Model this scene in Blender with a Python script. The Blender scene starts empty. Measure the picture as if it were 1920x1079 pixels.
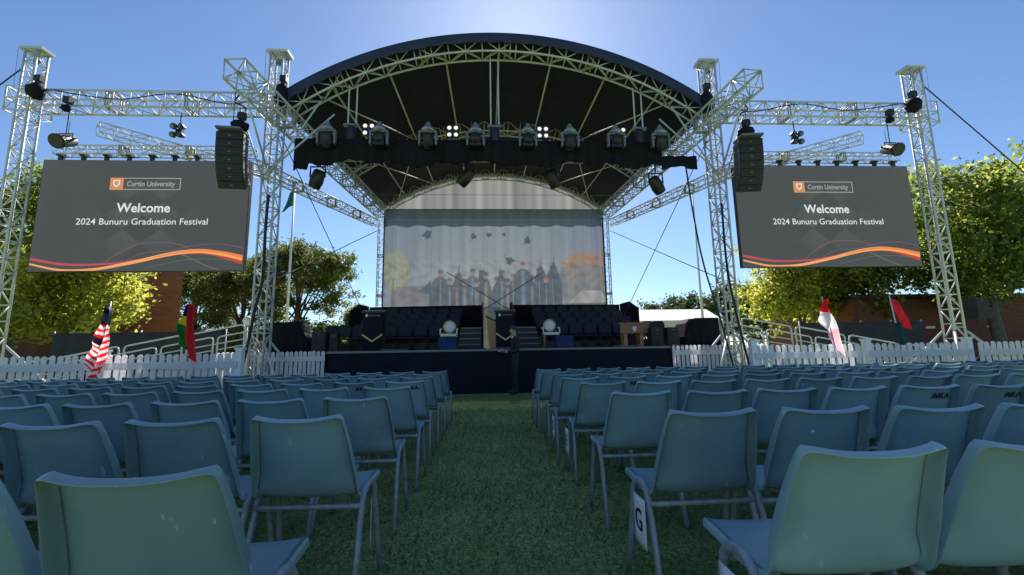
import bpy, math, random
import numpy as np
from mathutils import Vector, Matrix
random.seed(7); rng = np.random.default_rng(11)
R = math.radians
SC = bpy.context.scene
COL = SC.collection

# ------------------------------------------------------------------ camera
PITCH, ROLL, YAW = 0.1502, -0.0175, 0.0582
cd = bpy.data.cameras.new('camera'); cam = bpy.data.objects.new('camera', cd); COL.objects.link(cam)
cd.sensor_fit = 'HORIZONTAL'; cd.sensor_width = 36.0; cd.lens = 818.0 / 1920.0 * 36.0
cd.clip_start = 0.05; cd.clip_end = 4000
fw = Vector((math.sin(YAW) * math.cos(PITCH), math.cos(YAW) * math.cos(PITCH), math.sin(PITCH)))
rt = Vector((math.cos(YAW), -math.sin(YAW), 0)); up = rt.cross(fw)
rt2 = rt * math.cos(ROLL) + up * math.sin(ROLL); up2 = -rt * math.sin(ROLL) + up * math.cos(ROLL)
m = Matrix((rt2, up2, -fw)).transposed().to_4x4(); m.translation = (-0.4017, 0, 1.0445)
cam.matrix_world = m
SC.camera = cam

# ------------------------------------------------------------------ sky, sun, exposure
SUN_EL, SUN_AZ = R(39.5), R(4.6)          # azimuth from +Y towards +X
w = bpy.data.worlds.new('World'); SC.world = w; w.use_nodes = True
nt = w.node_tree
sky = nt.nodes.new('ShaderNodeTexSky'); sky.sky_type = 'NISHITA'; sky.sun_disc = False
sky.sun_elevation = SUN_EL; sky.sun_rotation = SUN_AZ
sky.air_density = 1.0; sky.dust_density = 0.27; sky.ozone_density = 6.5; sky.altitude = 0
bg = nt.nodes['Background']; bg.inputs['Strength'].default_value = 0.069
nt.links.new(sky.outputs[0], bg.inputs['Color'])
sl = bpy.data.lights.new('sun', 'SUN'); sl.energy = 5.0; sl.angle = R(0.53); sl.color = (1.0, 0.95, 0.87)
so = bpy.data.objects.new('sun', sl); COL.objects.link(so)
sd = Vector((math.sin(SUN_AZ) * math.cos(SUN_EL), math.cos(SUN_AZ) * math.cos(SUN_EL), math.sin(SUN_EL)))
so.rotation_euler = sd.to_track_quat('Z', 'Y').to_euler(); so.location = (3, 30, 40)
vs = SC.view_settings; vs.view_transform = 'Standard'; vs.look = 'None'; vs.gamma = 1.0; EXPO = 1.05; vs.exposure = EXPO
vs.use_curve_mapping = False
SC.render.engine = 'CYCLES'
try:
    SC.cycles.use_denoising = True; SC.cycles.denoiser = 'OPENIMAGEDENOISE'
except Exception: pass
SC.cycles.max_bounces = 6; SC.cycles.diffuse_bounces = 3; SC.cycles.glossy_bounces = 2
SC.cycles.transmission_bounces = 3; SC.cycles.transparent_max_bounces = 6; SC.cycles.caustics_reflective = False

# ------------------------------------------------------------------ materials
M = {}
ES = 0.5 ** EXPO        # lamp and screen output is given as seen at exposure 0
def mat(name, col, rough=0.6, metal=0.0, var=0.0, scale=8.0, bump=0.0, bscale=60.0, spec=0.5, col2=None, detail=4, emit=None, estr=1.0):
    mt = bpy.data.materials.new(name); mt.use_nodes = True; n = mt.node_tree.nodes; L = mt.node_tree.links
    b = n['Principled BSDF']; b.inputs['Roughness'].default_value = rough; b.inputs['Metallic'].default_value = metal
    b.inputs['Specular IOR Level'].default_value = spec
    b.inputs['Base Color'].default_value = (*col, 1)
    tc = n.new('ShaderNodeTexCoord')
    if var > 0 or col2:
        no = n.new('ShaderNodeTexNoise'); no.inputs['Scale'].default_value = scale; no.inputs['Detail'].default_value = detail
        L.new(tc.outputs['Object'], no.inputs['Vector'])
        cr = n.new('ShaderNodeValToRGB'); cr.color_ramp.elements[0].position = 0.3; cr.color_ramp.elements[1].position = 0.72
        c2 = col2 or tuple(min(1, c * (1 + var)) for c in col)
        c1 = col if col2 else tuple(c * (1 - var) for c in col)
        cr.color_ramp.elements[0].color = (*c1, 1); cr.color_ramp.elements[1].color = (*c2, 1)
        L.new(no.outputs['Fac'], cr.inputs[0]); L.new(cr.outputs[0], b.inputs['Base Color'])
    if bump > 0:
        nb = n.new('ShaderNodeTexNoise'); nb.inputs['Scale'].default_value = bscale; nb.inputs['Detail'].default_value = 3
        L.new(tc.outputs['Object'], nb.inputs['Vector'])
        bp = n.new('ShaderNodeBump'); bp.inputs['Strength'].default_value = bump; bp.inputs['Distance'].default_value = 0.01
        L.new(nb.outputs['Fac'], bp.inputs['Height']); L.new(bp.outputs[0], b.inputs['Normal'])
    if emit:
        b.inputs['Emission Color'].default_value = (*emit, 1); b.inputs['Emission Strength'].default_value = estr * ES
    M[name] = mt; return mt

mat('alu', (0.53, 0.54, 0.56), 0.6, 0.12, var=0.12, scale=3, spec=0.3)
mat('alu_dull', (0.36, 0.34, 0.30), 0.6, 0.15, var=0.25, scale=6, spec=0.3)
mat('black_fabric', (0.010, 0.011, 0.016), 0.9, var=0.3, scale=2, bump=0.3, bscale=30, spec=0.2)
mat('valance', (0.026, 0.036, 0.082), 0.8, var=0.2, scale=1.5, bump=0.2, bscale=8, spec=0.3)
mat('canopy', (0.012, 0.015, 0.028), 0.75, var=0.25, scale=0.8, bump=0.15, bscale=6, spec=0.3)
mat('fascia', (0.009, 0.010, 0.020), 0.85, var=0.25, scale=1.2, bump=0.25, bscale=14, spec=0.25)
mat('black_plastic', (0.012, 0.012, 0.014), 0.5, var=0.2, scale=5)
mat('grille', (0.02, 0.02, 0.023), 0.7, bump=0.6, bscale=300)
mat('dark_navy', (0.012, 0.018, 0.05), 0.6, var=0.2)
mat('blue_cloth', (0.015, 0.035, 0.12), 0.8, var=0.25, scale=6)
mat('grey_metal', (0.16, 0.17, 0.2), 0.45, 0.3)
mat('silver', (0.30, 0.34, 0.40), 0.25, 0.5)
mat('lamp_lens', (0.9, 0.9, 0.85), 0.2, emit=(1, 0.97, 0.86), estr=0.75)
mat('white_paint', (0.82, 0.82, 0.83), 0.5, var=0.07, scale=4, bump=0.1, bscale=40)
mat('rail_paint', (0.52, 0.54, 0.54), 0.45, var=0.1, scale=5)
mat('wood', (0.19, 0.075, 0.028), 0.4, col2=(0.28, 0.12, 0.045), scale=9)
mat('light_wood', (0.32, 0.155, 0.05), 0.4, col2=(0.4, 0.21, 0.07), scale=7)
mat('gold', (0.55, 0.36, 0.12), 0.4, 0.4)
mat('cream', (0.75, 0.73, 0.68), 0.7, var=0.05)
mat('chair_seat', (0.012, 0.015, 0.028), 0.85, var=0.3, scale=20)
mat('chair_back', (0.016, 0.021, 0.036), 0.8, var=0.25, scale=9)
mat('chair_frame', (0.03, 0.03, 0.035), 0.4, 0.5)
mat('leg_steel', (0.26, 0.28, 0.32), 0.5, 0.25, col2=(0.38, 0.40, 0.44), scale=30)
mat('sign_white', (0.8, 0.8, 0.82), 0.6)
mat('ink', (0.01, 0.01, 0.012), 0.7)
mat('white_mark', (0.7, 0.71, 0.74), 0.6)
mat('grey_mark', (0.22, 0.22, 0.25), 0.6)
mat('bark', (0.09, 0.075, 0.06), 0.9, col2=(0.17, 0.15, 0.12), scale=5, bump=0.6, bscale=25)
mat('pine_bark', (0.06, 0.042, 0.032), 0.95, col2=(0.12, 0.085, 0.065), scale=4, bump=0.6, bscale=20)
mat('shade_cloth', (0.035, 0.036, 0.038), 0.85, var=0.2, scale=3)
mat('tent', (0.72, 0.70, 0.64), 0.7, var=0.06)
mat('pole_white', (0.68, 0.68, 0.68), 0.4)
mat('concrete', (0.2, 0.2, 0.19), 0.8, var=0.2)
mat('suit', (0.010, 0.012, 0.022), 0.8, var=0.2, scale=10)
mat('skin', (0.46, 0.27, 0.2), 0.5)
mat('hair', (0.045, 0.028, 0.018), 0.7)
mat('red', (0.62, 0.015, 0.02), 0.7); mat('flag_white', (0.8, 0.78, 0.78), 0.7); mat('flag_blue', (0.012, 0.014, 0.09), 0.7)
mat('flag_yellow', (0.75, 0.5, 0.02), 0.7); mat('flag_green', (0.01, 0.2, 0.05), 0.7); mat('teal_flag', (0.02, 0.16, 0.17), 0.7)
mat('strap', (0.014, 0.015, 0.018), 0.7)
mat('pink', (0.78, 0.4, 0.42), 0.7)

def emis(name, col, s=1.0):
    mt = bpy.data.materials.new(name); mt.use_nodes = True; b = mt.node_tree.nodes['Principled BSDF']
    b.inputs['Base Color'].default_value = (0.02, 0.02, 0.02, 1); b.inputs['Roughness'].default_value = 0.6
    b.inputs['Emission Color'].default_value = (*col, 1); b.inputs['Emission Strength'].default_value = s * ES; M[name] = mt
emis('led_white', (0.74, 0.76, 0.78)); emis('led_logo', (0.33, 0.34, 0.35)); emis('led_amber', (0.62, 0.27, 0.09)); emis('led_orange', (0.85, 0.22, 0.05)); emis('led_light_orange', (0.9, 0.36, 0.11))
emis('led_pink', (0.5, 0.06, 0.09)); emis('led_red', (0.55, 0.045, 0.02)); emis('led_thin_rose', (0.19, 0.085, 0.085)); emis('led_thin_sand', (0.20, 0.15, 0.11)); emis('led_thin_green', (0.075, 0.13, 0.095))
emis('led_purple', (0.15, 0.085, 0.13))

# flags, leaves and scrim let light through
def make_thin(name, c1, c2, trans=0.5, scale=None, rough=0.5, val=1.5, sat=1.1):
    mt = bpy.data.materials.new(name); mt.use_nodes = True; n = mt.node_tree.nodes; L = mt.node_tree.links; n.clear()
    out = n.new('ShaderNodeOutputMaterial'); mix = n.new('ShaderNodeMixShader'); mix.inputs[0].default_value = trans
    d = n.new('ShaderNodeBsdfPrincipled'); d.inputs['Roughness'].default_value = rough; d.inputs['Specular IOR Level'].default_value = 0.3
    t = n.new('ShaderNodeBsdfTranslucent')
    cr = n.new('ShaderNodeValToRGB'); cr.color_ramp.elements[0].color = (*c1, 1); cr.color_ramp.elements[1].color = (*c2, 1)
    if scale is None:
        g = n.new('ShaderNodeNewGeometry'); L.new(g.outputs['Random Per Island'], cr.inputs[0])
    else:
        tc = n.new('ShaderNodeTexCoord'); no = n.new('ShaderNodeTexNoise'); no.inputs['Scale'].default_value = scale
        L.new(tc.outputs['Object'], no.inputs['Vector']); L.new(no.outputs['Fac'], cr.inputs[0])
    L.new(cr.outputs[0], d.inputs['Base Color'])
    hs = n.new('ShaderNodeHueSaturation'); hs.inputs['Value'].default_value = val; hs.inputs['Saturation'].default_value = sat
    L.new(cr.outputs[0], hs.inputs['Color']); L.new(hs.outputs[0], t.inputs['Color'])
    L.new(d.outputs[0], mix.inputs[1]); L.new(t.outputs[0], mix.inputs[2]); L.new(mix.outputs[0], out.inputs[0])
    M[name] = mt
make_thin('leaf_yellow', (0.17, 0.18, 0.03), (0.36, 0.36, 0.065), 0.72, val=1.75, sat=1.0)
make_thin('leaf_green', (0.05, 0.085, 0.018), (0.21, 0.23, 0.045), 0.7, val=1.8, sat=1.0)
make_thin('needle', (0.04, 0.058, 0.02), (0.15, 0.165, 0.05), 0.5, val=1.7)
make_thin('far_leaf', (0.03, 0.05, 0.018), (0.1, 0.13, 0.045), 0.3)
make_thin('blade', (0.26, 0.37, 0.10), (0.60, 0.62, 0.26), 0.2, val=1.2)
def blade_patches():
    n = M['blade'].node_tree.nodes; L = M['blade'].node_tree.links
    cr = next(q for q in n if q.type == 'VALTORGB'); tc = n.new('ShaderNodeTexCoord'); no = n.new('ShaderNodeTexNoise'); no.inputs['Scale'].default_value = 1.3; no.inputs['Detail'].default_value = 6; L.new(tc.outputs['Object'], no.inputs['Vector'])
    g = next(q for q in n if q.type == 'NEW_GEOMETRY'); a = n.new('ShaderNodeMath'); a.operation = 'MULTIPLY_ADD'; a.inputs[1].default_value = 0.45; L.new(g.outputs['Random Per Island'], a.inputs[0])
    mr = n.new('ShaderNodeMapRange'); mr.inputs['From Min'].default_value = 0.35; mr.inputs['From Max'].default_value = 0.68; mr.inputs['To Max'].default_value = 0.6; L.new(no.outputs['Fac'], mr.inputs[0]); L.new(mr.outputs[0], a.inputs[2]); L.new(a.outputs[0], cr.inputs[0])
    up_ = n.new('ShaderNodeCombineXYZ'); up_.inputs[2].default_value = 1.0          # turf is lit like the lawn surface it covers
    for q in n:
        if q.type == 'BSDF_PRINCIPLED': L.new(up_.outputs[0], q.inputs['Normal']); q.inputs['Specular IOR Level'].default_value = 0.1; q.inputs['Roughness'].default_value = 0.8
blade_patches()
for k, c in dict(fl_red=(0.78, 0.02, 0.03), fl_white=(0.75, 0.72, 0.74), fl_blue=(0.012, 0.014, 0.1), fl_yellow=(0.75, 0.5, 0.02), fl_green=(0.01, 0.2, 0.04), fl_pink=(0.7, 0.42, 0.46), fl_dark=(0.012, 0.013, 0.03), fl_teal=(0.015, 0.13, 0.13)).items():
    make_thin(k, c, tuple(min(1, x * 1.15) for x in c), 0.55, scale=6, val=1.25, sat=1.0)

make_thin('pvc', (0.82, 0.83, 0.85), (0.88, 0.88, 0.89), 0.4, scale=5, val=1.0, sat=1.0)
def shell_material():
    mt = bpy.data.materials.new('teal_plastic'); mt.use_nodes = True; n = mt.node_tree.nodes; L = mt.node_tree.links
    b = n['Principled BSDF']; b.inputs['Roughness'].default_value = 0.34; b.inputs['Specular IOR Level'].default_value = 0.6
    tc = n.new('ShaderNodeTexCoord'); oi = n.new('ShaderNodeObjectInfo')
    add = n.new('ShaderNodeVectorMath'); add.operation = 'ADD'; L.new(tc.outputs['Object'], add.inputs[0])
    sc = n.new('ShaderNodeVectorMath'); sc.operation = 'SCALE'; sc.inputs[0].default_value = (37, 19, 53); L.new(oi.outputs['Random'], sc.inputs['Scale']); L.new(sc.outputs[0], add.inputs[1])
    no = n.new('ShaderNodeTexNoise'); no.inputs['Scale'].default_value = 4.0; no.inputs['Detail'].default_value = 5; L.new(add.outputs[0], no.inputs['Vector'])
    cr = n.new('ShaderNodeValToRGB'); cr.color_ramp.elements[0].position = 0.3; cr.color_ramp.elements[1].position = 0.75
    cr.color_ramp.elements[0].color = (0.218, 0.335, 0.362, 1); cr.color_ramp.elements[1].color = (0.298, 0.42, 0.438, 1)
    L.new(no.outputs['Fac'], cr.inputs[0])
    # per-chair fade
    hv = n.new('ShaderNodeHueSaturation'); mr = n.new('ShaderNodeMapRange'); mr.inputs['To Min'].default_value = 0.8; mr.inputs['To Max'].default_value = 1.16
    L.new(oi.outputs['Random'], mr.inputs[0]); L.new(mr.outputs[0], hv.inputs['Value']); L.new(cr.outputs[0], hv.inputs['Color'])
    # scuffs: small pale scratches
    mp = n.new('ShaderNodeMapping'); mp.inputs['Scale'].default_value = (30, 30, 9); mp.inputs['Rotation'].default_value = (0, 0.6, 0); L.new(add.outputs[0], mp.inputs[0])
    s2 = n.new('ShaderNodeTexNoise'); s2.inputs['Scale'].default_value = 1.0; s2.inputs['Detail'].default_value = 2; L.new(mp.outputs[0], s2.inputs['Vector'])
    c2 = n.new('ShaderNodeValToRGB'); c2.color_ramp.elements[0].position = 0.69; c2.color_ramp.elements[1].position = 0.74
    L.new(s2.outputs['Fac'], c2.inputs[0])
    mx = n.new('ShaderNodeMixRGB'); mx.inputs[2].default_value = (0.44, 0.52, 0.52, 1); L.new(c2.outputs[0], mx.inputs[0]); L.new(hv.outputs[0], mx.inputs[1])
    L.new(mx.outputs[0], b.inputs['Base Color'])
    nb = n.new('ShaderNodeTexNoise'); nb.inputs['Scale'].default_value = 220; L.new(tc.outputs['Object'], nb.inputs['Vector'])
    bp = n.new('ShaderNodeBump'); bp.inputs['Strength'].default_value = 0.08; bp.inputs['Distance'].default_value = 0.002; L.new(nb.outputs['Fac'], bp.inputs['Height']); L.new(bp.outputs[0], b.inputs['Normal'])
    M['teal_plastic'] = mt
shell_material()

def lawn_material():
    mt = bpy.data.materials.new('lawn'); mt.use_nodes = True; n = mt.node_tree.nodes; L = mt.node_tree.links
    b = n['Principled BSDF']; b.inputs['Roughness'].default_value = 0.9; b.inputs['Specular IOR Level'].default_value = 0.15
    tc = n.new('ShaderNodeTexCoord')
    def nz(s, d=4):
        q = n.new('ShaderNodeTexNoise'); q.inputs['Scale'].default_value = s; q.inputs['Detail'].default_value = d; L.new(tc.outputs['Object'], q.inputs['Vector']); return q
    a = nz(0.9, 5); c1 = n.new('ShaderNodeValToRGB'); c1.color_ramp.elements[0].position = 0.35; c1.color_ramp.elements[1].position = 0.7
    c1.color_ramp.elements[0].color = (0.24, 0.36, 0.105, 1); c1.color_ramp.elements[1].color = (0.43, 0.48, 0.19, 1); L.new(a.outputs['Fac'], c1.inputs[0])
    f = nz(45, 5); c2 = n.new('ShaderNodeValToRGB'); c2.color_ramp.elements[0].position = 0.35; c2.color_ramp.elements[1].position = 0.7
    c2.color_ramp.elements[0].color = (0.6, 0.6, 0.6, 1); c2.color_ramp.elements[1].color = (1.5, 1.5, 1.4, 1); L.new(f.outputs['Fac'], c2.inputs[0])
    mx = n.new('ShaderNodeMixRGB'); mx.blend_type = 'MULTIPLY'; mx.inputs[0].default_value = 1; L.new(c1.outputs[0], mx.inputs[1]); L.new(c2.outputs[0], mx.inputs[2])
    L.new(mx.outputs[0], b.inputs['Base Color'])
    bp = n.new('ShaderNodeBump'); bp.inputs['Strength'].default_value = 0.8; bp.inputs['Distance'].default_value = 0.03; L.new(f.outputs['Fac'], bp.inputs['Height']); L.new(bp.outputs[0], b.inputs['Normal'])
    M['lawn'] = mt
lawn_material()

def brick_material(name, c1, c2, mortar):
    mt = bpy.data.materials.new(name); mt.use_nodes = True; n = mt.node_tree.nodes; L = mt.node_tree.links
    b = n['Principled BSDF']; b.inputs['Roughness'].default_value = 0.85
    tc = n.new('ShaderNodeTexCoord'); mp = n.new('ShaderNodeMapping'); mp.inputs['Rotation'].default_value = (R(90), 0, 0); L.new(tc.outputs['Object'], mp.inputs[0])
    br = n.new('ShaderNodeTexBrick'); br.inputs['Scale'].default_value = 1.0; br.inputs['Brick Width'].default_value = 0.24; br.inputs['Row Height'].default_value = 0.086
    br.inputs['Mortar Size'].default_value = 0.006; br.inputs['Color1'].default_value = (*c1, 1); br.inputs['Color2'].default_value = (*c2, 1); br.inputs['Mortar'].default_value = (*mortar, 1)
    L.new(mp.outputs[0], br.inputs['Vector']); L.new(br.outputs['Color'], b.inputs['Base Color']); M[name] = mt
brick_material('brick', (0.34, 0.085, 0.05), (0.42, 0.13, 0.08), (0.3, 0.17, 0.13))
brick_material('dark_brick', (0.13, 0.035, 0.022), (0.17, 0.05, 0.03), (0.1, 0.06, 0.05))

# ------------------------------------------------------------------ helpers
WL = {}
def link(o, parent=None):
    COL.objects.link(o)
    if parent is not None: o.parent = parent
    return o
def tag(o, label, cat, group=None, kind=None):
    if label: o['label'] = label
    if cat: o['category'] = cat
    if group: o['group'] = group
    if kind: o['kind'] = kind
    return o
def thing(name, label, cat, loc=(0, 0, 0), group=None, rotz=0.0):
    o = bpy.data.objects.new(name, None); o.empty_display_size = 0.1; o.location = loc; o.rotation_euler = (0, 0, rotz)
    COL.objects.link(o); WL[o.name] = Vector(loc); return tag(o, label, cat, group)
def frame_of(d):
    d = Vector(d).normalized(); a = Vector((0, 0, 1)) if abs(d.z) < 0.9 else Vector((1, 0, 0))
    u = d.cross(a).normalized(); v = u.cross(d).normalized(); return d, u, v

class MB:
    def __init__(s): s.v = []; s.f = []; s.mi = []; s.cur = 0
    def add(s, vs, fs):
        n = len(s.v); s.v.extend([tuple(p) for p in vs]); s.f.extend([tuple(i + n for i in f) for f in fs]); s.mi.extend([s.cur] * len(fs)); return s
    def box(s, c, size, rot=None):
        x, y, z = [q / 2 for q in size]; P = [Vector((i * x, j * y, k * z)) for k in (-1, 1) for j in (-1, 1) for i in (-1, 1)]
        if rot is not None: P = [rot @ p for p in P]
        c = Vector(c); return s.add([p + c for p in P], [(0, 2, 3, 1), (4, 5, 7, 6), (0, 1, 5, 4), (2, 6, 7, 3), (1, 3, 7, 5), (0, 4, 6, 2)])
    def tube(s, p0, p1, r, n=6, r1=None):
        return s.path([p0, p1], r, n, radii=[r, r if r1 is None else r1])
    def path(s, pts, r, n=6, closed=False, radii=None, flat=1.0):
        pts = [Vector(p) for p in pts]; N = len(pts); vs = []; u = None
        for i, p in enumerate(pts):
            if closed: d = pts[(i + 1) % N] - pts[i - 1]
            else: d = pts[min(i + 1, N - 1)] - pts[max(i - 1, 0)]
            d.normalize()
            if u is None: _, u, v = frame_of(d)
            else:
                u = (u - d * u.dot(d)).normalized(); v = u.cross(d).normalized()
            rr = radii[i] if radii else r
            for k in range(n):
                a = 2 * math.pi * k / n; vs.append(p + u * (rr * math.cos(a)) + v * (rr * flat * math.sin(a)))
        fs = []
        for i in range(N if closed else N - 1):
            a = i * n; b = ((i + 1) % N) * n
            for k in range(n): fs.append((a + k, a + (k + 1) % n, b + (k + 1) % n, b + k))
        if not closed: fs.append(tuple(range(n))[::-1]); fs.append(tuple((N - 1) * n + k for k in range(n)))
        return s.add(vs, fs)
    def lathe(s, prof, c=(0, 0, 0), n=12, rot=None):
        vs = []; c = Vector(c)
        for r, z in prof:
            for k in range(n):
                a = 2 * math.pi * k / n; p = Vector((r * math.cos(a), r * math.sin(a), z)); vs.append((rot @ p if rot is not None else p) + c)
        fs = []
        for i in range(len(prof) - 1):
            for k in range(n): fs.append((i * n + k, i * n + (k + 1) % n, (i + 1) * n + (k + 1) % n, (i + 1) * n + k))
        fs.append(tuple(range(n))[::-1]); fs.append(tuple((len(prof) - 1) * n + k for k in range(n))); return s.add(vs, fs)
    def prism(s, poly, y0, y1):       # polygon in x,z extruded along y
        n = len(poly); vs = [(x, y0, z) for x, z in poly] + [(x, y1, z) for x, z in poly]
        fs = [tuple(range(n)), tuple(range(n, 2 * n))[::-1]] + [(i, n + i, n + (i + 1) % n, (i + 1) % n) for i in range(n)]; return s.add(vs, fs)
    def prism_x(s, poly, x0, x1):     # polygon in y,z extruded along x
        n = len(poly); vs = [(x0, y, z) for y, z in poly] + [(x1, y, z) for y, z in poly]
        fs = [tuple(range(n))[::-1], tuple(range(n, 2 * n))] + [(i, (i + 1) % n, n + (i + 1) % n, n + i) for i in range(n)]; return s.add(vs, fs)
    def grid(s, nu, nv, fn):
        vs = [fn(i / nu, j / nv) for j in range(nv + 1) for i in range(nu + 1)]
        fs = [(j * (nu + 1) + i, j * (nu + 1) + i + 1, (j + 1) * (nu + 1) + i + 1, (j + 1) * (nu + 1) + i) for j in range(nv) for i in range(nu)]; return s.add(vs, fs)
    def mesh(s, name, mats, off=(0, 0, 0), smooth=False):
        me = bpy.data.meshes.new(name); o = Vector(off); me.from_pydata([Vector(p) - o for p in s.v], [], s.f)
        for q in (mats if isinstance(mats, (list, tuple)) else [mats]): me.materials.append(M[q])
        if any(s.mi): me.polygons.foreach_set('material_index', s.mi)
        if smooth: me.polygons.foreach_set('use_smooth', [True] * len(me.polygons))
        me.update(); return me
    def build(s, name, mats, parent=None, smooth=False, world=True, loc=None):
        """world=True: coordinates are world coordinates, shifted to the parent's (unrotated) base"""
        off = Vector((0, 0, 0))
        if world and parent is not None: off = WL.get(parent.name, Vector((0, 0, 0)))
        if world and parent is None and loc is not None: off = Vector(loc)
        o = bpy.data.objects.new(name, s.mesh(name, mats, off, smooth)); link(o, parent)
        if parent is None and loc is not None: o.location = loc
        if parent is not None: WL[o.name] = off
        return o
def evaluated_mesh(o):
    dg = bpy.context.evaluated_depsgraph_get(); dg.update(); return bpy.data.meshes.new_from_object(o.evaluated_get(dg))
def bake(o, name):
    me = evaluated_mesh(o); me.name = name; old = o.data; bpy.data.objects.remove(o); return me
def thicken(me, t, name, offset=0.0):
    o = bpy.data.objects.new('tmp', me); COL.objects.link(o); md = o.modifiers.new('s', 'SOLIDIFY'); md.thickness = t; md.offset = offset
    return bake(o, name)
def text_mesh(body, size, name, depth=0.0, bold=0.0, align='CENTER', spacing=1.0):
    cu = bpy.data.curves.new('t', 'FONT'); cu.body = body; cu.size = size; cu.offset = bold; cu.extrude = depth; cu.align_x = align; cu.align_y = 'CENTER'; cu.space_character = spacing; cu.resolution_u = 3
    o = bpy.data.objects.new('t', cu); COL.objects.link(o); me = bake(o, name); bpy.data.curves.remove(cu); return me
def np_mesh(name, V, F, mats, smooth=False):
    me = bpy.data.meshes.new(name); V = np.asarray(V, np.float32); F = np.asarray(F, np.int32); k = F.shape[1]
    me.vertices.add(len(V)); me.vertices.foreach_set('co', V.ravel()); me.loops.add(F.size); me.loops.foreach_set('vertex_index', F.ravel())
    me.polygons.add(len(F)); me.polygons.foreach_set('loop_start', np.arange(0, F.size, k, dtype=np.int32))
    for q in mats: me.materials.append(M[q])
    me.update(calc_edges=True)
    if smooth: me.polygons.foreach_set('use_smooth', np.ones(len(F), bool))
    return me
ORD = 'first second third fourth fifth sixth seventh eighth ninth tenth eleventh twelfth thirteenth fourteenth fifteenth sixteenth seventeenth eighteenth nineteenth twentieth'.split()
SIDE = {-1: 'pine tree side', 1: 'marquee side'}

# ------------------------------------------------------------------ ground
g = MB()
def gz(x, y): return 0.0
xs = [-900, -200, -60, -25, 0, 25, 60, 200, 900]; ys = [-60, -10, 0, 12, 40, 90, 250, 900, 2500]
g.add([(x, y, 0) for y in ys for x in xs], [(j * 9 + i, j * 9 + i + 1, (j + 1) * 9 + i + 1, (j + 1) * 9 + i) for j in range(8) for i in range(8)])
tag(g.build('ground', 'lawn'), 'mown green lawn under the chairs and stage', 'lawn', kind='structure')

def grass():
    n = 330000
    Y = 0.55 + 10.9 * rng.random(n) ** 1.9
    half = np.minimum(1.35 * Y + 0.8, 9.0); X = -0.2 + (rng.random(n) * 2 - 1) * half
    clump = np.sin(X * 7.1 + np.sin(Y * 5.3) * 2) * np.sin(Y * 6.3 + np.cos(X * 4.1) * 2)
    h = (0.011 + 0.013 * rng.random(n) + 0.022 * (rng.random(n) > 0.93)) * (1 + 0.25 * clump); wd = 0.0016 + 0.0006 * Y
    a = rng.random(n) * 2 * np.pi; lean = (rng.random((n, 2)) - 0.5) * 0.045
    V = np.zeros((n, 3, 3)); c, s = np.cos(a) * wd, np.sin(a) * wd
    V[:, 0] = np.stack([X - c, Y - s, np.zeros(n) + 0.001], 1); V[:, 1] = np.stack([X + c, Y + s, np.zeros(n) + 0.001], 1)
    V[:, 2] = np.stack([X + lean[:, 0], Y + lean[:, 1], h], 1)
    me = np_mesh('grass', V.reshape(-1, 3), np.arange(3 * n).reshape(n, 3), ['blade'])
    o = bpy.data.objects.new('grass', me); COL.objects.link(o); tag(o, 'short green grass blades in the aisle and under the chairs', 'grass', kind='stuff')
grass()

# ------------------------------------------------------------------ trusses
def truss_section(mbc, mbb, A, B, side, upv, wd, ht, bay, rc, rb):
    """four chords and lacing between A and B"""
    A, B = Vector(A), Vector(B); d = (B - A); Ln = d.length; d.normalize()
    s = (Vector(side) - d * Vector(side).dot(d)).normalized(); u = (Vector(upv) - d * Vector(upv).dot(d)); u = (u - s * u.dot(s)).normalized()
    cs = [s * (i * wd / 2) + u * (j * ht / 2) for i, j in ((-1, -1), (1, -1), (1, 1), (-1, 1))]
    for k, c in enumerate(cs): mbc[k].tube(A + c, B + c, rc, 8)
    n = max(2, round(Ln / bay))
    for f in range(4):
        c0, c1 = cs[f], cs[(f + 1) % 4]
        for i in range(n + 1):
            p = A + d * (Ln * i / n); mbb.tube(p + c0, p + c1, rb, 5)
            if i < n:
                q = A + d * (Ln * (i + 1) / n)
                if (i + f) % 2 == 0: mbb.tube(p + c0, q + c1, rb, 5)
                else: mbb.tube(p + c1, q + c0, rb, 5)
def box_truss(name, label, A, B, wd=0.34, ht=0.34, bay=0.42, side=(0, 1, 0), upv=(0, 0, 1), rc=0.028, rb=0.0145, group=None, cat='truss', base=None):
    t = thing(name, label, cat, base or (A[0], A[1], min(A[2], B[2])), group)
    ch = [MB() for _ in range(4)]; br = MB(); truss_section(ch, br, A, B, side, upv, wd, ht, bay, rc, rb)
    for c in ch: c.build('chord', 'alu', t, smooth=True)
    b = br.build('lacing', 'alu', t, smooth=True); b['kind'] = 'stuff'
    if abs(wd - ht) < 0.03: joint_plates(t, A, B, wd + 0.02)
    return t
def arch_z(x, a, z0, z1):
    sg = z1 - z0; Rr = (a * a + sg * sg) / (2 * sg); return z1 - Rr + math.sqrt(max(Rr * Rr - x * x, 0)), Rr
def arch_pt(t, a, z0, z1, off=0.0):
    sg = z1 - z0; Rr = (a * a + sg * sg) / (2 * sg); th0 = math.asin(a / Rr); th = th0 * t
    return (math.sin(th) * (Rr + off), z1 - Rr + math.cos(th) * (Rr + off))
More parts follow.
